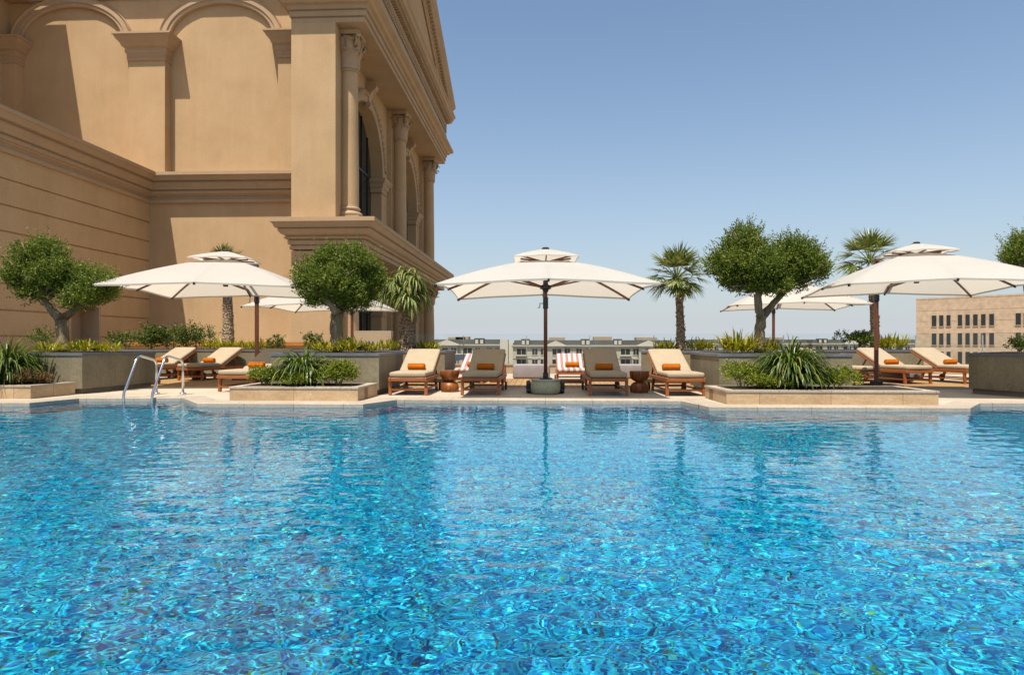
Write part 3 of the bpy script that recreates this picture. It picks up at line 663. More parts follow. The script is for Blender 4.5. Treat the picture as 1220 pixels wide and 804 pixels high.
def soft(name, mt, size, r, label, cat, loc, rz=0, rnd_=False):
    bm = bmesh.new(); bmesh.ops.create_cube(bm, size=1)
    for p in bm.verts: p.co = Vector((p.co.x*size[0], p.co.y*size[1], (p.co.z+.5)*size[2]))
    bmesh.ops.bevel(bm, geom=list(bm.edges), offset=r, segments=5, profile=.5, affect='EDGES')
    b = MB(); b.bm(bm); 
    t = thing(name, label, cat, loc); b2 = MB(); 
    o = MB(); o.v = [(x+loc[0], y+loc[1], z+loc[2]) for x,y,z in b.v]; o.f = b.f; o.build('cushion', M[mt], t, smooth=True, ang=70)
    pb = MB(); zz = size[2]*.93
    pts = []; hx, hy = size[0]/2-.012, size[1]/2-.012; rr = r
    for cx, cy, a0 in ((hx-rr,hy-rr,0),(-hx+rr,hy-rr,90),(-hx+rr,-hy+rr,180),(hx-rr,-hy+rr,270)):
        for k in range(5): a = R(a0+k*22.5); pts.append((loc[0]+cx+rr*math.cos(a), loc[1]+cy+rr*math.sin(a), loc[2]+size[2]-rr*.42))
    pts.append(pts[0]); pb.tube(pts, .008, 5); pb.build('piping', M[mt], t)
    t.rotation_euler = (0,0,rz); return t
p = gr(633,451.5); soft('ottoman', 'ottoman', (1.0,.75,.38), .06, 'pale grey ottoman behind the umbrella pot', 'ottoman', (p.x,p.y+.38,.005))
p = gr(755,451.5); soft('ottoman', 'ottoman', (.95,.75,.38), .06, 'pale grey ottoman behind the right wooden side table', 'ottoman', (p.x-.15,p.y+.38,.005))
def drum(name, mt, r, h, label, loc):
    b = MB(); b.lathe([(.0,0),(r*.94,0),(r,.03),(r*1.02,h*.5),(r,h-.05),(r*.9,h-.01),(r*.5,h+.008),(0,h+.01)], 32, loc); t = thing(name, label, 'pouf', loc); b.build('cushion', M[mt], t, smooth=True)
    b = MB(); b.tube([(loc[0]+r*.985*math.cos(2*math.pi*i/32),loc[1]+r*.985*math.sin(2*math.pi*i/32),loc[2]+h-.04) for i in range(33)], .008, 5); b.build('piping', M[mt], t)
p = gr(1078,455.5); drum('pouf', 'ottoman', .40, .36, 'round off white pouf behind the right hand loungers', (p.x,p.y+.45,.005))
p = gr(592,456); drum('pouf', 'terracotta', .21, .46, 'terracotta pouf behind the shaded lounger left of the umbrella', (p.x,p.y+.2,.005))

# ================================================================== UMBRELLAS
def canopy_mesh(half, ztop, drop, corner, r0, bulge=1.35, rings=12, m=10, sag=.05):
    vs, fs = [], []; per = []
    for i in range(4*2*m):
        s = i/(2*m); k = int(s); q = (s-k)*2-1
        per.append([(1,q),(-q,1),(-1,-q),(q,-1)][k])
    n = len(per)
    for j in range(rings+1):
        r = r0+(1-r0)*j/rings
        for (x, y) in per:
            e = min(abs(x),abs(y))/max(abs(x),abs(y))
            scal = 1-.012*(r**2)*(4*e*(1-e))
            z = ztop - drop*r**bulge - corner*r**2*e**2 - sag*r*(4*e*(1-e))*.4 + .006*r*math.sin(5.1*x*r+2.3*y*r+half)*math.sin(4.3*y*r-3.7*x*r+1)
            vs.append((x*half*r*scal, y*half*r*scal, z))
    for j in range(rings):
        for i in range(n): fs.append((j*n+i, j*n+(i+1)%n, (j+1)*n+(i+1)%n, (j+1)*n+i))
    return vs, fs, n
def cz(half, ztop, drop, corner, bulge, x, y):
    X, Y = abs(x)/half, abs(y)/half; r = max(X,Y); e = min(X,Y)/max(r,1e-6)
    return ztop-drop*r**bulge-corner*r**2*e**2
def umbrella_top(t, half, zt, drop, corner, tier, tz, hubz, cx=0, cy=0, bulge=1.35):
    """canopy, vent canopy, ribs, struts and hub, centred on (cx, cy) in the thing's own space"""
    tdrop = .25*tier/.88
    off = lambda vs: [(x+cx,y+cy,z) for x,y,z in vs]
    vs, fs, n = canopy_mesh(half, zt, drop, corner, .10, bulge); b = MB(); b.add(off(vs), fs)
    hem = vs[-n:]; k = len(b.v)
    b.add(off(hem)+off([(x*.998,y*.998,z-.035) for x,y,z in hem]), [(i,(i+1)%n,(i+1)%n+n,i+n) for i in range(n)])
    b.build('canopy', M['canvas'], t, smooth=True, ang=50)
    vs, fs, n = canopy_mesh(tier, tz, tdrop, .03, .02, 1.15, 6, 6, .03); b = MB(); b.add(off(vs), fs)
    hem = vs[-n:]; b.add(off(hem)+off([(x,y,z-.025) for x,y,z in hem]), [(i,(i+1)%n,(i+1)%n+n,i+n) for i in range(n)])
    v_ = b.build('vent_canopy', M['canvas'], t, smooth=True, ang=50)
    b = MB(); b.lathe([(0,tz-.02),(.07,tz-.02),(.075,tz+.01),(.05,tz+.03),(0,tz+.035)], 14, (cx,cy,0)); b.build('finial', M['black'], v_)
    b = MB()
    for x, y in ((1,0),(-1,0),(0,1),(0,-1),(1,1),(1,-1),(-1,1),(-1,-1)): b.bar((cx+.05*x,cy+.05*y,zt-.03),(cx+tier*.8*x,cy+tier*.8*y,tz-tdrop*.8-.05),.022,.03)
    b.build('vent_rib', M['mast'], v_)
    for x, y in ((1,0),(0,1),(-1,0),(0,-1),(1,1),(-1,1),(-1,-1),(1,-1)):
        pts = []; 
        for i in range(8):
            q = .04+.955*i/7; X, Y = x*half*q, y*half*q; pts.append((cx+X,cy+Y,cz(half,zt,drop,corner,bulge,X,Y)-.035))
        b = MB()
        for i in range(7): b.bar(pts[i],pts[i+1],.028,.04)
        rb = b.build('rib', M['mast'], t)
        b = MB(); b.bar(pts[-2] if False else Vector(pts[-1])*.93+Vector(pts[-2])*.07, Vector(pts[-1])+(Vector(pts[-1])-Vector(pts[-2])).normalized()*.03,.034,.046); b.build('rib_tip', M['black'], rb)
        q = .5; X, Y = x*half*q, y*half*q
        b = MB(); b.bar((cx+.05*x,cy+.05*y,hubz),(cx+X,cy+Y,cz(half,zt,drop,corner,bulge,X,Y)-.05),.022,.03); b.build('strut', M['mast'], rb)
    b = MB(); b.lathe([(0,hubz-.09),(.05,hubz-.09),(.06,hubz-.05),(.11,hubz-.03),(.11,hubz+.03),(.05,hubz+.05),(.03,zt-.05),(0,zt-.05)], 16, (cx,cy,0)); b.build('hub', M['black'], t)
def cantilever(label, half, mast_h, back, zt, zc):
    t = thing('cantilever_umbrella', label, 'umbrella', group='cream two tier cantilever umbrellas')
    umbrella_top(t, half, zt, zt-zc-.07, .07, (.66*half/2.05), zt+.185, zc+.22, 0, -back)
    b = MB(); b.rbox((-.048,-.042,.04),(.048,.042,mast_h),.012,1); b.build('mast', M['mast'], t)
    jz = zc+.12
    b = MB(); b.rbox((-.062,-.066,jz-.22),(.062,.06,jz+.06),.02,2); b.lathe([(.0,-.11),(.05,-.11),(.05,.11),(0,.11)],14,(0,-.03,jz),Matrix.Rotation(math.pi/2,4,'Y'))
    kb = b.build('crank_box', M['black'], t)
    b = MB(); b.tube([(-.1,-.03,jz-.1),(-.17,-.03,jz-.1),(-.17,-.03,jz-.22),(-.22,-.03,jz-.22)],.012,6); b.build('crank_handle', M['black'], kb)
    b = MB(); b.tube([(0,-.06,jz),(0,-.30,jz+.07),(0,-back*.5,zc+.20),(0,-back+.08,zc+.24)],[.036,.036,.034,.03],8); b.build('brace_arm', M['mast'], t)
    b = MB(); b.bar((0,0,mast_h-.04),(0,-back+.05,zt+.16),.06,.08); b.build('top_arm', M['mast'], t)
    b = MB(); b.rbox((-.5,-.5,0.0),(.5,.5,.05),.015,1); b.box((-.12,-.12,.05),(.12,.12,.12)); b.build('base_plate', M['black'], t)
    return t
u0 = cantilever('open cream cantilever umbrella standing over the three left loungers', 1.95, 3.06, 2.55, 2.89, 2.13)
def put(o, u, Ymast, rz): p = at(u, 440, Ymast); o.location = (p.x, Ymast, .005); o.rotation_euler = (0,0,rz)
put(u0, 306, 17.9, R(8)); 
o = dup(u0, label='open cream cantilever umbrella at the right with its rear rib tips showing beneath'); put(o, 1044, 15.6, R(-8)); o.scale = (.86,.89,.93)
o = dup(u0, label='distant cream umbrella partly behind the round olive crown'); put(o, 419.5, 23.2, R(-4)); o.scale = (.92,.92,.95)
o = dup(u0, label='distant cream umbrella partly behind the forked olive trunk'); put(o, 921.5, 23.0, R(-7)); o.scale = (.9,.9,.95)
# centre umbrella on its sage pot
p = gr(650,466); CU = Vector((p.x, 13.05, .005))
t = thing('pole_umbrella', 'open cream two tier umbrella on a sage pot at the middle of the pool edge', 'umbrella', group=None)
umbrella_top(t, 1.86, 2.54, .51, .09, .60, 2.76, 2.03, 0, 0, 1.4)
b = MB(); b.tube([(0,0,.30),(0,0,2.5)],.036,12); b.build('mast', M['mast'], t, smooth=True)
b = MB(); b.tube([(0,0,1.62),(0,0,1.84)],.05,12); k_ = b.build('crank_box', M['black'], t)
b = MB(); b.tube([(-.04,-.02,1.72),(-.11,-.02,1.72),(-.11,-.02,1.64),(-.15,-.02,1.64)],.01,6); b.build('crank_handle', M['black'], k_)
b = MB(); b.lathe([(0,0),(.225,0),(.262,.03),(.283,.10),(.285,.17),(.270,.23),(.268,.25),(.285,.258),(.285,.275),(.05,.279),(0,.279)],40); pt = b.build('pot', M['pot'], t, smooth=True, ang=35)
b = MB(); b.lathe([(0,.279),(.13,.279),(.13,.295),(.05,.30),(.05,.40),(0,.40)],20); b.build('collar', M['black'], pt)
b = MB(); b.rbox((-.36,.02,.03),(.36,.42,.09),.01,1); bs = b.build('base_plate', M['black'], t)
for sx in (-1,1):
    for y_ in (.12,.36):
        b = MB(); b.lathe([(.02,-.045),(.09,-.045),(.113,-.03),(.113,.03),(.09,.045),(.02,.045)],20,(sx*.325,y_+.06,.115),Matrix.Rotation(math.pi/2,4,'Y')); b.build('wheel', M['rubber'], bs, smooth=True, ang=40)
t.location = CU; t.rotation_euler = (0,0,R(1.5))

# ================================================================== HANDRAILS
def handrail(x, label):
    t = thing('pool_handrail', label, 'handrail', (x,12.6,0), group='steel pool handrails')
    pts = [(x,11.60,-.75),(x,11.60,-.02),(x,11.62,.10)]
    def arc(p0, p1, p2, n=6): return [Vector(p0)*(1-s)**2+Vector(p1)*2*s*(1-s)+Vector(p2)*s*s for s in [i/n for i in range(n+1)]]
    pts += arc((x,11.95,.62),(x,12.01,.73),(x,12.13,.73)) + arc((x,12.50,.66),(x,12.62,.645),(x,12.62,.50)) + [(x,12.62,.01)]
    b = MB(); b.tube(pts,.0225,14); b.build('rail', M['steel'], t, smooth=True)
    for y_ in (12.62,):
        b = MB(); b.lathe([(0,.012),(.06,.012),(.062,.02),(.045,.035),(.0,.036)],18,(x,y_,0)); b.build('flange', M['steel'], t, smooth=True)
handrail(at(186.5,469,12.62).x, 'curved steel pool handrail, the one nearer the hotel wall')
handrail(at(218,470,12.62).x, 'curved steel pool handrail, the one nearer the umbrellas')

# ================================================================== PLANTS
def leaf_quads(mb, base, d, ln, w, fold=.25):
    d = d.normalized(); up = Vector((rnd.gauss(0,1),rnd.gauss(0,1),rnd.gauss(.6,1))); s = d.cross(up)
    if s.length < 1e-4: return
    s.normalize(); n = s.cross(d); m = base+d*ln*.5
    k = len(mb.v); mb.v += [tuple(base), tuple(m+s*w/2+n*fold*w), tuple(base+d*ln), tuple(m-s*w/2+n*fold*w)]; mb.f += [(k,k+1,k+2),(k,k+2,k+3)]
def rv(): 
    v = Vector((rnd.gauss(0,1),rnd.gauss(0,1),rnd.gauss(0,1))); return v.normalized()
def spray(mb, p, d, ln, nl, lw, ll):
    d = d.normalized()
    for i in range(nl):
        s = (i+.3)/nl; q = p+d*ln*s
        leaf_quads(mb, q, (d*.75+rv()*.85).normalized(), ll*rnd.uniform(.7,1.25), lw*rnd.uniform(.8,1.2))
def olive(label, base, trunk, lobes, limbs, dens=1.0, group='olive trees in planters'):
    t = thing('olive_tree', label, 'olive tree', base, group=group)
    b = MB()
    def wob(pts, rads, n=9):
        P, Q = [], []
        for i in range(len(pts)-1):
            for j in range(4):
                s = j/4; p = Vector(pts[i])*(1-s)+Vector(pts[i+1])*s; P.append(p+Vector((rnd.uniform(-1,1),rnd.uniform(-1,1),0))*.012); Q.append((rads[i]*(1-s)+rads[i+1]*s)*rnd.uniform(.92,1.1))
        P.append(Vector(pts[-1])); Q.append(rads[-1]); b.tube(P, Q, n)
    wob(*trunk)
    for l in limbs: wob(*l)
    for (c, r) in lobes:      # inner branches
        st = Vector(limbs[0][0][-1]) if limbs else Vector(trunk[0][-1])
        ends = [Vector(l[0][-1]) for l in limbs] + [Vector(trunk[0][-1])]
        st = min(ends, key=lambda e: (e-Vector(c)).length)
        for i in range(13):
            e = Vector(c)+Vector((rnd.uniform(-.8,.8)*r[0],rnd.uniform(-.8,.8)*r[1],rnd.uniform(-.3,.85)*r[2])); m_ = (st+e)/2+rv()*.08
            b.tube([st,m_,e],[.028,.016,.006],5)
    b.build('trunk', M['bark'], t, smooth=True)
    lf = MB()
    for (c, r) in lobes:
        c = Vector(c); bumps = [(rv(), rnd.uniform(.12,.30)) for _ in range(16)]
        for i in range(int(1150*dens*r[0]*r[2]*2.6)):
            d = rv(); 
            if d.z < -.45 and rnd.random() < .6: continue
            ex = 1-.13+sum(h*max(0,d.dot(k)-.72)/.28 for k, h in bumps)
            q = rnd.random()**.42*ex
            p = c+Vector((d.x*r[0],d.y*r[1],d.z*r[2]))*q*.64
            out = Vector((d.x,d.y,d.z*.6+.95))
            spray(lf, p, out+rv()*.5, rnd.uniform(.15,.28), rnd.randint(9,13), .024, .058)
        for i in range(int(110*dens)):           # long shoots that break the outline
            d = rv()
            if d.z < -.2: continue
            p = c+Vector((d.x*r[0],d.y*r[1],d.z*r[2]))*.64
            spray(lf, p, Vector((d.x,d.y,d.z*.5+.9))+rv()*.25, rnd.uniform(.20,.44), rnd.randint(14,22), .018, .048)
    lf.build('crown', M['olive'], t)
    return t
def X(u, v, Y): return at(u, v, Y)
def olv(label, Y, tr, lobes, limbs, dens=1, dy=.85):
    s = Y/FPX
    T = ([X(u,v,Y) for u,v,r in tr], [r*s for u,v,r in tr])
    LB = [([X(u,v,Y+dd) for u,v,r in l], [r*s for u,v,r in l]) for l, dd in limbs]
    LO = [(X(u,v+4,Y+dd), (a*s, a*s*dy, c*s)) for u,v,a,c,dd in lobes]
    base = Vector(T[0][0]); return olive(label, base, T, LO, LB, dens)
olv('twin crowned olive tree against the hotel wing wall', 13.6, [(76,419,8.5),(75,405,7.5),(74,392,6.5),(72,381,6.5)], [(28,326,25,32,0),(50,306,27,27,.1),(64,330,27,30,-.15),(46,346,26,20,.1),(92,336,23,25,.15),(116,345,25,28,0),(98,356,24,18,-.2)], [([(72,381,6),(62,370,4.5),(52,355,3)],0),([(72,381,5.5),(85,372,4),(100,360,3)],.1)])
olv('round headed olive tree with a single thick trunk left of centre', 13.6, [(401,419,8),(401,400,7.5),(400,385,7.5),(402,372,7)], [(376,336,27,30,0),(396,312,28,24,.15),(424,316,27,27,-.1),(439,338,24,27,.1),(402,340,34,28,-.25),(418,358,28,20,.1),(385,356,24,16,.2)], [([(402,374,6),(392,360,4),(380,348,2.5)],-.1),([(402,374,6),(415,360,4),(428,346,2.5)],.1)], 1.1)
olv('large forked olive tree with two crowns right of centre', 13.3, [(905,419,6.5),(905,400,6),(906,385,6),(907,376,6)], [(868,318,27,28,0),(888,295,28,31,.15),(906,320,30,30,-.2),(884,336,28,20,.1),(943,308,26,32,.1),(966,319,25,28,-.1),(938,334,30,20,.15),(918,342,26,14,-.1)], [([(906,378,5),(903,362,4.5),(904,345,3.5)],0),([(907,378,5),(922,361,4),(938,342,3)],.1)], 1.05)
olv('olive tree cut off by the right border of the view', 13.8, [(1232,419,7),(1231,395,6.5),(1230,372,6)], [(1220,306,27,26,0),(1236,290,28,24,.1),(1262,312,32,32,.2)], [([(1230,374,5),(1226,355,4),(1222,335,3)],0),([(1230,374,5),(1242,356,4),(1256,338,3)],.1)])

def strap(mb, base, d0, ln, w, droop, seg=6, rise=1.0):
    p = Vector(base); d = Vector(d0).normalized(); side = d.cross(Vector((0,0,1)))
    if side.length < 1e-3: side = Vector((1,0,0))
    side.normalize(); vs = []
    for i in range(seg+1):
        t = i/seg; ww = w*(.55+.9*t if t < .5 else 1.0*(1-(t-.5)/.5)**.7*1.0+.02)
        n = side.cross(d).normalized()
        vs += [p+side*ww/2, p-n*ww*.12, p-side*ww/2]
        p = p+d*ln/seg; d = (d+Vector((0,0,-1))*droop*(t+.25)/seg*2.2).normalized()
    k = len(mb.v); mb.v += [tuple(v) for v in vs]
    for i in range(seg):
        for j in (0,1): mb.f.append((k+i*3+j,k+i*3+j+1,k+(i+1)*3+j+1,k+(i+1)*3+j))
def clump(label, c, rx, ry, h, n, ln, name='strap_leaf_clump', mt='strap', w=.045):
    t = thing(name, label, 'plant', c, group='strap leaved clumps')
    b = MB(); c = Vector(c)
    for i in range(n):
        a = rnd.uniform(0,2*math.pi); rr = rnd.random()**.6; el = rnd.uniform(.45,1.5)*(1.08-.35*rr)
        base = c+Vector((math.cos(a)*rx*.45*rr,math.sin(a)*ry*.45*rr,rnd.uniform(0,h*.55)))
        strap(b, base, (math.cos(a)*math.cos(el),math.sin(a)*math.cos(el),math.sin(el)+.25), ln*rnd.uniform(.65,1.15), w*rnd.uniform(.7,1.2), rnd.uniform(1.5,2.9))
    b.build('leaves', M[mt], t)
    b = MB(); 
    for i in range(7):
        a = i*.9; b.tube([c+Vector((math.cos(a)*rx*.18,math.sin(a)*ry*.18,-.02)), c+Vector((math.cos(a)*rx*.24,math.sin(a)*ry*.24,h*.5))],[.03,.02],6)
    b.build('stem', M['bark'], t); return t
p = at(362,462,11.85); clump('arching strap leaf clump in the low planter left of centre', (p.x,11.85,.235), .46,.40,.44,620,.62,w=.032)
p = at(943,464,11.6); clump('big arching strap leaf clump in the low planter right of centre', (p.x,11.6,.225), .50,.42,.60,820,.68,w=.033)
p = at(8,458,12.0); clump('tall drooping strap leaf clump at the far left edge', (p.x,12.0,.235), .5,.4,.55,600,.80,w=.034)

def bush(label, c, r, n, mt='shrub', name='shrub', cat='shrub', lw=.022, ll=.04, group=None, stems=6, up=.5, sl=.12, kid='leaves'):
    t = thing(name, label, cat, c, group=group); c = Vector(c); b = MB()
    heads = [(Vector((rnd.uniform(-.75,.75)*r[0],rnd.uniform(-.7,.7)*r[1],rnd.uniform(.25,.8)*r[2])), rnd.uniform(.3,.5)) for _ in range(7)]
    for i in range(n):
        h, q = rnd.choice(heads); d = rv(); d.z = abs(d.z)*1.1-.25
        p = c+h+Vector((d.x*r[0]*q,d.y*r[1]*q,d.z*r[2]*q)); p.z = max(p.z, c.z+.01)
        spray(b, p, d+Vector((0,0,up))+rv()*.4, sl*rnd.uniform(.7,1.3), 7, lw, ll)
    b.build(kid, M[mt], t)
    b = MB()
    for i in range(stems):
        h, q = heads[i % len(heads)]; b.tube([c+Vector((h.x*.3,h.y*.3,-.01)), c+h*.5, c+h],[.012,.009,.005],5)
    b.build('stem', M['bark'], t); return t
GC = 'low shrubs in the stone planters'
p = at(315,460,11.75); bush('small yellow green shrub at the near left end of the low planter by the handrails', (p.x,11.75,.235), (.26,.25,.24), 420, 'lime', group=GC)
p = at(352,462,11.5); bush('low shrub at the foot of the strap leaf clump left of centre', (p.x,11.52,.235), (.28,.2,.20), 380, 'lime', group=GC)
p = at(402,460,11.7); bush('fuller yellow green shrub at the right end of the low planter left of centre', (p.x,11.7,.235), (.32,.28,.30), 700, 'lime', group=GC)
p = at(885,464,11.5); bush('leggy shrub with a tall shoot at the left end of the long low planter', (p.x,11.5,.225), (.30,.25,.30), 420, 'lime', group=GC)
p = at(925,465,11.25); bush('low green carpet shrub before the big strap leaf clump', (p.x,11.28,.225), (.42,.16,.14), 420, 'lime', group=GC)
p = at(990,464,11.45); bush('yellow green shrub right of the big strap leaf clump', (p.x,11.55,.225), (.36,.28,.26), 640, 'lime', group=GC)
p = at(27,460,11.75); bush('rusty brown shrub at the near edge of the far left low planter', (p.x,11.75,.235), (.20,.18,.15), 240, 'redplant', group=GC)
p = at(50,459,12.0); bush('small dry rusty shrub at the right end of the far left low planter', (p.x,11.95,.235), (.18,.15,.12), 200, 'redplant', group=GC)
def crot(label, c, r, h, n):
    t = thing('croton', label, 'plant', c, group='yellow leaved plants on the planters'); b = MB(); c = Vector(c)
    for i in range(n):
        a = rnd.uniform(0,6.283); rr = rnd.random()**.5; el = rnd.uniform(.35,1.4)
        base = c+Vector((math.cos(a)*r[0]*.8*rr, math.sin(a)*r[1]*.8*rr, rnd.uniform(0,h*.35)))
        a2 = a+rnd.gauss(0,.9)
        strap(b, base, (math.cos(a2)*math.cos(el),math.sin(a2)*math.cos(el),math.sin(el)), h*rnd.uniform(.6,1.1), .034, rnd.uniform(.3,.9), 4)
    b.build('leaves', M['croton'], t)
    b = MB()
    for i in range(5): a = i*1.3; b.tube([c+Vector((math.cos(a)*r[0]*.3,math.sin(a)*r[1]*.3,-.01)), c+Vector((math.cos(a)*r[0]*.4,math.sin(a)*r[1]*.4,h*.4))],[.01,.006],5)
    b.build('stem', M['bark'], t)
CR = [(58,13.3,.35,.22,90,'yellow leaved plant left of the twin crowned olive trunk'),(96,13.2,.3,.25,110,'yellow leaved plant right of the twin crowned olive trunk'),(128,13.4,.3,.22,90,'yellow leaved plant toward the right end of the far left tall planter'),
 (386,13.3,.25,.24,80,'yellow leaved plant left of the round olive trunk'),(418,13.3,.3,.28,120,'bright yellow leaved plant right of the round olive trunk'),(440,13.5,.25,.22,70,'yellow leaved plant at the right end of the round olive planter'),
 (462,17.2,.4,.28,110,'yellow leaved plant left of the shaggy palm trunk'),(510,17.2,.35,.26,110,'yellow leaved plant right of the shaggy palm trunk'),
 (879,13.1,.38,.36,160,'bright yellow leaved plant left of the forked olive trunk'),(913,13.4,.25,.28,90,'yellow leaved plant right of the forked olive trunk'),
 (794,17.3,.35,.26,110,'yellow leaved plant left of the straight fan palm trunk'),(834,17.3,.4,.30,130,'yellow leaved plant right of the straight fan palm trunk'),
 (1062,19.4,.5,.40,170,'yellow leaved plant behind the mast of the right umbrella'),
 (262,19.5,.6,.30,170,'yellow leaved plant left of the palm trunk behind the loungers'),(300,19.5,.5,.28,130,'yellow leaved plant right of the palm trunk behind the loungers')]
for (u, Y, r, h, n, l) in CR: q = at(u,419,Y); crot(l, (q.x,Y,.79), (r,.3), h, n)
q = at(1021,419,19.4); bush('round dark green shrub in the planter behind the right umbrella', (q.x,19.4,.79), (.5,.45,.36), 380, 'shrub', group='planter shrubs', ll=.06, lw=.03)
q = at(1216,419,13.2); bush('small shrub on the shaded planter at the right border', (q.x,13.2,.79), (.18,.2,.22), 130, 'shrub', group='planter shrubs')
HW_ = 'leafy shrubs along the hotel wall'
for i, (u, w, h, n, l) in enumerate([(45,.42,.55,90,'sparse shrub by the hotel wall left of the twin crowned olive'),(150,.4,.42,120,'small shrub by the wing wall just left of the wall corner'),(178,.45,.56,260,'dense dark shrub at the corner where wing and back wall meet'),
      (205,.5,.55,260,'dense dark shrub right of the wall corner'),(238,.42,.64,190,'upright shrub left of the palm behind the loungers')]):
    Y = 20.0; q = at(u,419,Y); bush(l, (q.x,Y,.75), (w,.35,h), n, 'shrub', group=HW_, ll=.07, lw=.035, sl=.2, stems=7)
for i, u in enumerate([318,338,366,382,411]):
    Y = 24.9; q = at(u,419,Y); hh = [1.05,1.15,1.2,1.1,1.2][i]
    t = thing('young_shrub', ['first','second','third','fourth','fifth'][i]+' of the thin shrubs before the orange capped wall, counted from the hotel wing side', 'shrub', (q.x,Y,0), group='thin young shrubs along the capped wall'); b = MB(); b2 = MB()
    for j in range(5):
        a = rnd.uniform(0,6.28); tp = Vector((q.x+math.cos(a)*.28,Y+math.sin(a)*.2,hh*rnd.uniform(.85,1.12))); st = Vector((q.x+math.cos(a)*.05,Y,0)); b2.tube([st,(st+tp)/2,tp],[.014,.011,.006],5)
        for k in range(16): s = rnd.uniform(.55,1.05); spray(b, st.lerp(tp,s), rv()+Vector((0,0,.6)), .12, 6, .04, .09)
    b.build('leaves', M['shrub'], t); b2.build('stem', M['bark'], t)

# palms
def fan(mb, stems, o, d, pet, blade, droop, n=24, spread=2.3, w=.03):
    d = d.normalized(); pts = [o]; dd = d.copy(); p = o.copy()
    for i in range(4):
        p = p+dd*pet/4; dd = (dd+Vector((0,0,-1))*droop*.14).normalized(); pts.append(p.copy())
    stems.tube(pts,[.016,.012,.010,.008,.007],5)
    side = dd.cross(Vector((0,0,1)))
    if side.length < .05: side = Vector((1,0,0))
    side.normalize(); side = (side+rv()*.3).normalized(); side = (side-dd*side.dot(dd)).normalized()
    for i in range(n):
        a = spread*(i/(n-1)-.5)*2*.62
        q = (dd*math.cos(a)+side*math.sin(a)+rv()*.10).normalized()
        ln = blade*(1-.25*abs(a)/1.4)*rnd.uniform(.9,1.08)
        s2 = q.cross(side.cross(dd)).normalized(); k = len(mb.v); pp = p.copy(); vs = []
        for j, ww in enumerate((.35,1,.75,.06)):
            vs += [pp+s2*w*ww/2, pp-s2*w*ww/2]; pp = pp+q*ln/3; q = (q+Vector((0,0,-1))*droop*(.10+.18*j)).normalized()
        mb.v += [tuple(v) for v in vs]
        for j in range(3): mb.f.append((k+2*j,k+2*j+1,k+2*j+3,k+2*j+2))
def palm(label, Y, trunk, crown_uv, n, pet, blade, z0=.75, lo=-.6, w=.035):
    s = Y/FPX; P = [at(u,v,Y) for u,v,r in trunk]; t = thing('fan_palm', label, 'palm', P[0], group='fan palms in planters')
    b = MB(); pts, rad = [], []
    for i in range(len(P)-1):
        for j in range(6): f = j/6; pts.append(P[i].lerp(P[i+1],f)); rad.append((trunk[i][2]*(1-f)+trunk[i+1][2]*f)*s*rnd.uniform(.95,1.06))
    pts.append(P[-1]); rad.append(trunk[-1][2]*s); b.tube(pts, rad, 16)
    for i in range(60):       # leaf bases on the trunk
        f = rnd.random(); k = min(int(f*(len(pts)-1)),len(pts)-2); c = pts[k].lerp(pts[k+1],f*(len(pts)-1)-k); a = rnd.uniform(0,6.28); r = rad[k]
        o = c+Vector((math.cos(a)*r*.93,math.sin(a)*r*.93,0)); b.bar(o, o+Vector((math.cos(a)*.03,math.sin(a)*.012,.05)), .035,.012,(math.cos(a),math.sin(a),0))
    b.build('trunk', M['palmbark'], t, smooth=False)
    b = MB(); st = MB(); c = at(*crown_uv, Y)
    for i in range(n):
        a = i*2.39996+rnd.uniform(-.2,.2); el = lo+(1.45-lo)*(1-(i/n))
        d = Vector((math.cos(a)*math.cos(el),math.sin(a)*math.cos(el),math.sin(el)))
        fan(b, st, c+d*.05, d, pet*rnd.uniform(.8,1.15), blade*rnd.uniform(.85,1.1), .5+.9*max(0,(i/n-.35)), w=w)
    b.build('fronds', M['palmleaf'], t); st.build('stem', M['palmleaf'], t); return t
palm('straight fan palm standing alone against the sky right of the middle umbrella', 17.3, [(811,420,6.2),(811,400,5.2),(810,370,4.3),(808,338,4.2)], (806,332), 40, .42, .50)
palm('fan palm rising behind the right umbrella', 19.5, [(1043,420,5.5),(1042,380,4.6),(1038,320,4.2)], (1036,312), 34, .48, .58)
palm('fan palm mostly hidden behind the left umbrella', 19.7, [(271,420,8),(272,395,6.5),(271,350,5.2),(269,322,5)], (267,318), 30, .30, .38)
# shaggy palm with long drooping straps
Y = 17.2; P = [at(486,420,Y),at(486,400,Y),at(484,378,Y)]; t = thing('shaggy_palm', 'shaggy palm with drooping strap leaves and a stout scaly trunk by the columns', 'palm', P[0]); b = MB(); s = Y/FPX
b.tube([P[0],P[0].lerp(P[1],.5),P[1],P[2]],[10.5*s,9.4*s,8.5*s,7*s],16)
for i in range(70):
    f = rnd.random(); c = P[0].lerp(P[2],f); a = rnd.uniform(0,6.28); r = (10.2-3*f)*s; o = c+Vector((math.cos(a)*r*.95,math.sin(a)*r*.95,0)); b.bar(o,o+Vector((math.cos(a)*.04,math.sin(a)*.016,.05)),.05,.014,(math.cos(a),math.sin(a),0))
b.build('trunk', M['palmbark'], t)
b = MB(); bb = MB()
for (u, v, dd) in ((468,336,-.1),(484,328,.1),(494,334,-.2),(480,350,-.3),(499,352,.1),(464,350,.1),(488,358,-.35)):
    h = at(u,v,Y+dd); bb.tube([P[2],P[2].lerp(h,.6)+Vector((0,0,.05)),h],[.08,.05,.03],7)
    for i in range(95):
        a = rnd.uniform(0,6.28); el = rnd.uniform(-.6,1.0)
        strap(b, h+rv()*.04, (math.cos(a)*math.cos(el),math.sin(a)*math.cos(el),math.sin(el)), rnd.uniform(.38,.68), .042, rnd.uniform(1.8,3.4), 6)
b.build('leaves', M['palmleaf'], t); bb.build('branch', M['palmbark'], t)

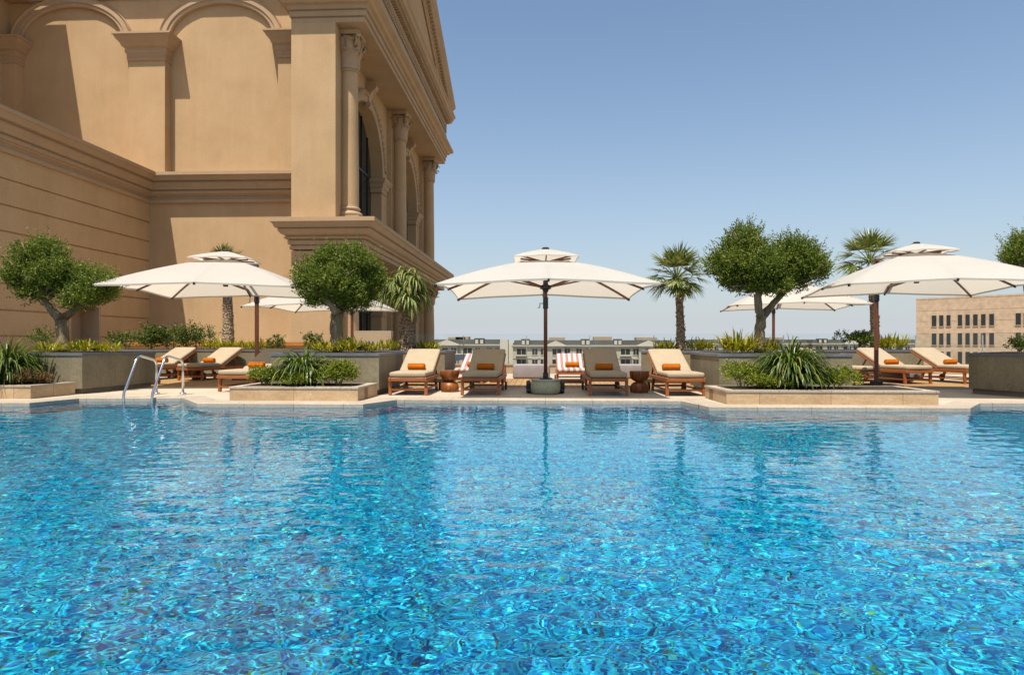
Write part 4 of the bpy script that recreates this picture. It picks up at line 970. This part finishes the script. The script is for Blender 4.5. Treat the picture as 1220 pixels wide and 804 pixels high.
# ================================================================== CITY BEYOND
def city_block(label, Y, u0, u1, vtop, feats, dep=14, floors=6, win=True):
    x0, x1 = at(u0,400,Y).x, at(u1,400,Y).x; zt = at(640,vtop,Y).z; t = thing('apartment_building', label, 'building', ((x0+x1)/2,Y,-21))
    zc = zt-1.75; k = Y/FPX
    b = MB(); b.box((x0,Y,-21),(x1,Y+dep,zc)); wl = b.build('wall', M['citywall'], t)
    b = MB(); b.box((x0-.5,Y-.6,zc),(x1+.5,Y+dep+.5,zc+.28)); b.box((x0-.3,Y-.35,zc-.32),(x1+.3,Y+dep+.3,zc-.002)); b.box((x0-.1,Y-.15,zc-3.6),(x1+.1,Y-.001,zc-3.35)); b.build('cornice', M['citytrim'], t)
    b = MB(); b.add([(x0-.1,Y-.1,zc+.28),(x1+.1,Y-.1,zc+.28),(x1+.1,Y+dep,zc+.28),(x0-.1,Y+dep,zc+.28),(x0+.5,Y+.7,zt),(x1-.5,Y+.7,zt),(x1-.5,Y+dep-.8,zt),(x0+.5,Y+dep-.8,zt)],[(4,5,6,7),(0,1,5,4),(1,2,6,5),(2,3,7,6),(3,0,4,7)]); rf = b.build('roof', M['slate'], t)
    gab = []
    for f in feats:
        kind, ua, ub = f[:3]; xa, xb = at(ua,400,Y).x, at(ub,400,Y).x
        if kind == 'gable':
            b = MB(); h = 1.6; xm_ = (xa+xb)/2
            b.add([(xa,Y-1.3,zc+.3),(xb,Y-1.3,zc+.3),(xm_,Y-1.3,zc+h),(xa,Y+1.5,zc+.3),(xb,Y+1.5,zc+.3),(xm_,Y+1.5,zc+h)],[(0,1,2),(3,5,4),(0,2,5,3),(1,4,5,2),(0,3,4,1)])
            b.box((xa-.3,Y-1.5,zc-.05),(xb+.3,Y-.61,zc+.302)); b.build('gable', M['citytrim'], rf)
            b = MB(); b.box((xa+.4,Y-.9,-21),(xb-.4,Y-.001,zc-.06)); b.build('bay', M['citywall'], t); gab.append((xa,xb))
        elif kind == 'dormer':
            b = MB(); b.box((xa,Y-.2,zc+.29),(xb,Y+1.6,zt+.35)); b.build('dormer', M['slate'], rf)
            n = 2
            for j in range(n):
                cx = xa+(xb-xa)*(j+.5)/n; b = MB(); b.box((cx-.42,Y-.28,zc+.5),(cx+.42,Y-.201,zt-.1)); w_ = b.build('dormer_window', M['citytrim'], rf)
        elif kind == 'tower':
            b = MB(); b.box((xa,Y-1.2,-21),(xb,Y+3,at(640,f[3],Y).z)); b.build('stair_tower', M['citytrim'], t)
        elif kind == 'plant':
            b = MB(); b.box((xa,Y+5,zt-.1),(xb,Y+10,at(640,f[3],Y).z)); b.build('roof_plant', M['parapet'], rf)
    x = x0+1.2; i = 0; nw = 0
    protos = {}
    while x < x1-1.5 and nw < 92:
        ing = any(a < x+.7 < c for a, c in gab); yy = Y-.9 if ing else Y
        w = 1.5 if i % 3 else 2.6
        for fl in (0,1):
            z1 = zc-.75-3.1*fl
            key = (w, )
            def mk():
                b = MB(); b.box((x,yy-.06,z1-1.75),(x+w,yy+.02,z1)); f_ = b.build('window', M['cityglass'], t)
                b = MB(); b.box((x-.14,yy-.12,z1),(x+w+.14,yy-.003,z1+.16)); b.box((x-.14,yy-.12,z1-1.9),(x+w+.14,yy-.003,z1-1.752)); b.box((x+w/2-.05,yy-.1,z1-1.75),(x+w/2+.05,yy-.062,z1)); b.build('window_frame', M['citytrim'], f_)
            mk(); nw += 1
            if w > 2 and not ing:
                b = MB(); b.box((x-.4,yy-1.0,z1-2.15),(x+w+.4,yy-.004,z1-1.95)); b.build('balcony', M['citytrim'], t)
        x += w+(1.0 if i % 2 else 1.9); i += 1
    return t
city_block('pale apartment block with slate mansard roof left of the umbrella pole', 200, 505, 596, 404.2, [('gable',518,547),('dormer',565,577),('tower',596,605.5,404.5),('plant',531,552,401.5),('plant',540,556,400.8)])
city_block('long pale apartment block with slate mansard roof behind the middle loungers', 200, 611, 802, 405.2, [('gable',650,674),('gable',759,787),('dormer',621,631),('dormer',692,703),('dormer',731,741),('plant',654,674,401.8),('plant',709,731,401.0),('plant',761,786,401.8)])
city_block('grey roofed apartment block seen over the forked olive planter', 270, 826, 962, 404.5, [('dormer',856,868),('dormer',900,912),('gable',880,896),('plant',920,938,402.0)])
city_block('grey roofed apartment block seen beside the beige city block', 270, 968, 1150, 404.5, [('dormer',974,986),('dormer',1032,1044),('gable',1005,1022),('plant',1050,1075,402.2)])
# beige block at right: its long front runs towards us on the right
P0 = at(1091.5,400,120.0); P0.z = 0; DU = Vector((.663,-.749,0)); NV = Vector((-.749,-.663,0))
def on_face(u, v):
    r = (u-610)/FPX; d = Vector((r*_ca-_sa, r*_sa+_ca, (HOR-v)/FPX)); k = P0.dot(NV)/d.dot(NV); p = d*k; return (p-P0).dot(DU), p.z+CZ
t = thing('office_building', 'plain beige city block with rows of narrow dark windows beyond the right umbrella', 'building', (P0.x+10,P0.y,-21)); zt = on_face(1091.5,355.8)[1]
RM = Matrix(((DU.x,-NV.x,0,P0.x),(DU.y,-NV.y,0,P0.y),(0,0,1,0),(0,0,0,1)))
b = MB(); b.box((0,0,-21),(60,28,zt),RM); b.build('wall', M['beige'], t)
b = MB(); b.box((-.03,-.03,zt-.25),(60,28,zt+.02),RM); b.build('parapet', M['beige'], t)
b = MB()
for v in (368.5,381.5,396.5,412.5,429): z = on_face(1150,v)[1]; b.box((-.02,-.02,z-.05),(60,-.002,z+.05),RM)
b.build('string_course', M['beige'], t)
us = [(1110.2,1115.9),(1119,1124.3),(1127.7,1132.7),(1141.2,1146.5),(1150.2,1155.6),(1159.4,1165),(1168.8,1174.5),(1178.6,1184.5),(1210,1216.5),(1219.5,1226),(1230,1236.5)]
for va, vb in ((374.8,388.2),(396.8,411),(419,433.8),(441,456)):
    zb, za = on_face(1150,va)[1], on_face(1150,vb)[1]
    for ua, ub in us:
        xa, xb = on_face(ua,400)[0], on_face(ub,400)[0]
        b = MB(); b.box((xa,-.03,za),(xb,.05,zb),RM); w_ = b.build('window', M['cityglass'], t)
        b = MB(); b.box((xa-.06,-.09,za),(xa,-.004,zb),RM); b.box((xb,-.09,za),(xb+.06,-.004,zb),RM); b.box((xa-.06,-.12,za-.08),(xb+.06,-.004,za),RM); b.build('window_frame', M['beige'], w_)

# ================================================================== LIGHT, SKY, CAMERA
d = Vector((.15,.39,-1)).normalized()
w = bpy.data.worlds.new('World'); S.world = w; w.use_nodes = True; nt = w.node_tree; bg = nt.nodes['Background']
sk = nt.nodes.new('ShaderNodeTexSky'); sk.sky_type = 'NISHITA'; sk.sun_disc = False
el = math.asin(-d.z); sk.sun_elevation = el; sk.sun_rotation = math.atan2(-d.x, -d.y)
sk.altitude = 0; sk.air_density = 1.0; sk.dust_density = 1.6; sk.ozone_density = 2.3
N = nt.nodes.new; L = nt.links.new       # pale summer haze gathers towards the horizon
tc = N('ShaderNodeTexCoord'); sx = N('ShaderNodeSeparateXYZ'); L(tc.outputs['Generated'], sx.inputs[0])
mz = N('ShaderNodeMath'); mz.operation = 'MAXIMUM'; mz.inputs[1].default_value = 0; L(sx.outputs[2], mz.inputs[0])
ml = N('ShaderNodeMath'); ml.operation = 'MULTIPLY'; ml.inputs[1].default_value = -1/.15; L(mz.outputs[0], ml.inputs[0])
ex = N('ShaderNodeMath'); ex.operation = 'EXPONENT'; L(ml.outputs[0], ex.inputs[0])
hz = N('ShaderNodeMix'); hz.data_type = 'RGBA'; hz.inputs[7].default_value = (4.0,4.25,4.55,1)
L(ex.outputs[0], hz.inputs[0]); wb = N('ShaderNodeMix'); wb.data_type = 'RGBA'; wb.blend_type = 'MULTIPLY'; wb.inputs[0].default_value = 1; wb.inputs[7].default_value = (.94,1.01,1.0,1); L(sk.outputs[0], wb.inputs[6]); L(wb.outputs[2], hz.inputs[6]); L(hz.outputs[2], bg.inputs[0]); bg.inputs[1].default_value = .103
sl = bpy.data.lights.new('sun', 'SUN'); sl.energy = 5.0; sl.angle = R(.5); sl.color = (1,.945,.86); sl.cycles.is_caustics_light = True
so = bpy.data.objects.new('sun', sl); COL.objects.link(so); so.rotation_euler = d.to_track_quat('-Z','Y').to_euler(); so.location = (-10,-20,40)
cam = bpy.data.cameras.new('camera'); cam.sensor_width = 36; cam.lens = 36*FPX/1220; cam.shift_y = (HOR-402)/1220; cam.clip_start = .05; cam.clip_end = 120000
co = bpy.data.objects.new('camera', cam); COL.objects.link(co); co.location = (0,0,CZ); co.rotation_euler = (R(90),0,YAW); S.camera = co
vs_ = S.view_settings; vs_.view_transform = 'Standard'; vs_.look = 'None'; vs_.exposure = .6; vs_.gamma = 1
S.cycles.use_denoising = True; S.cycles.max_bounces = 10; S.cycles.transparent_max_bounces = 12; S.cycles.sample_clamp_indirect = 8
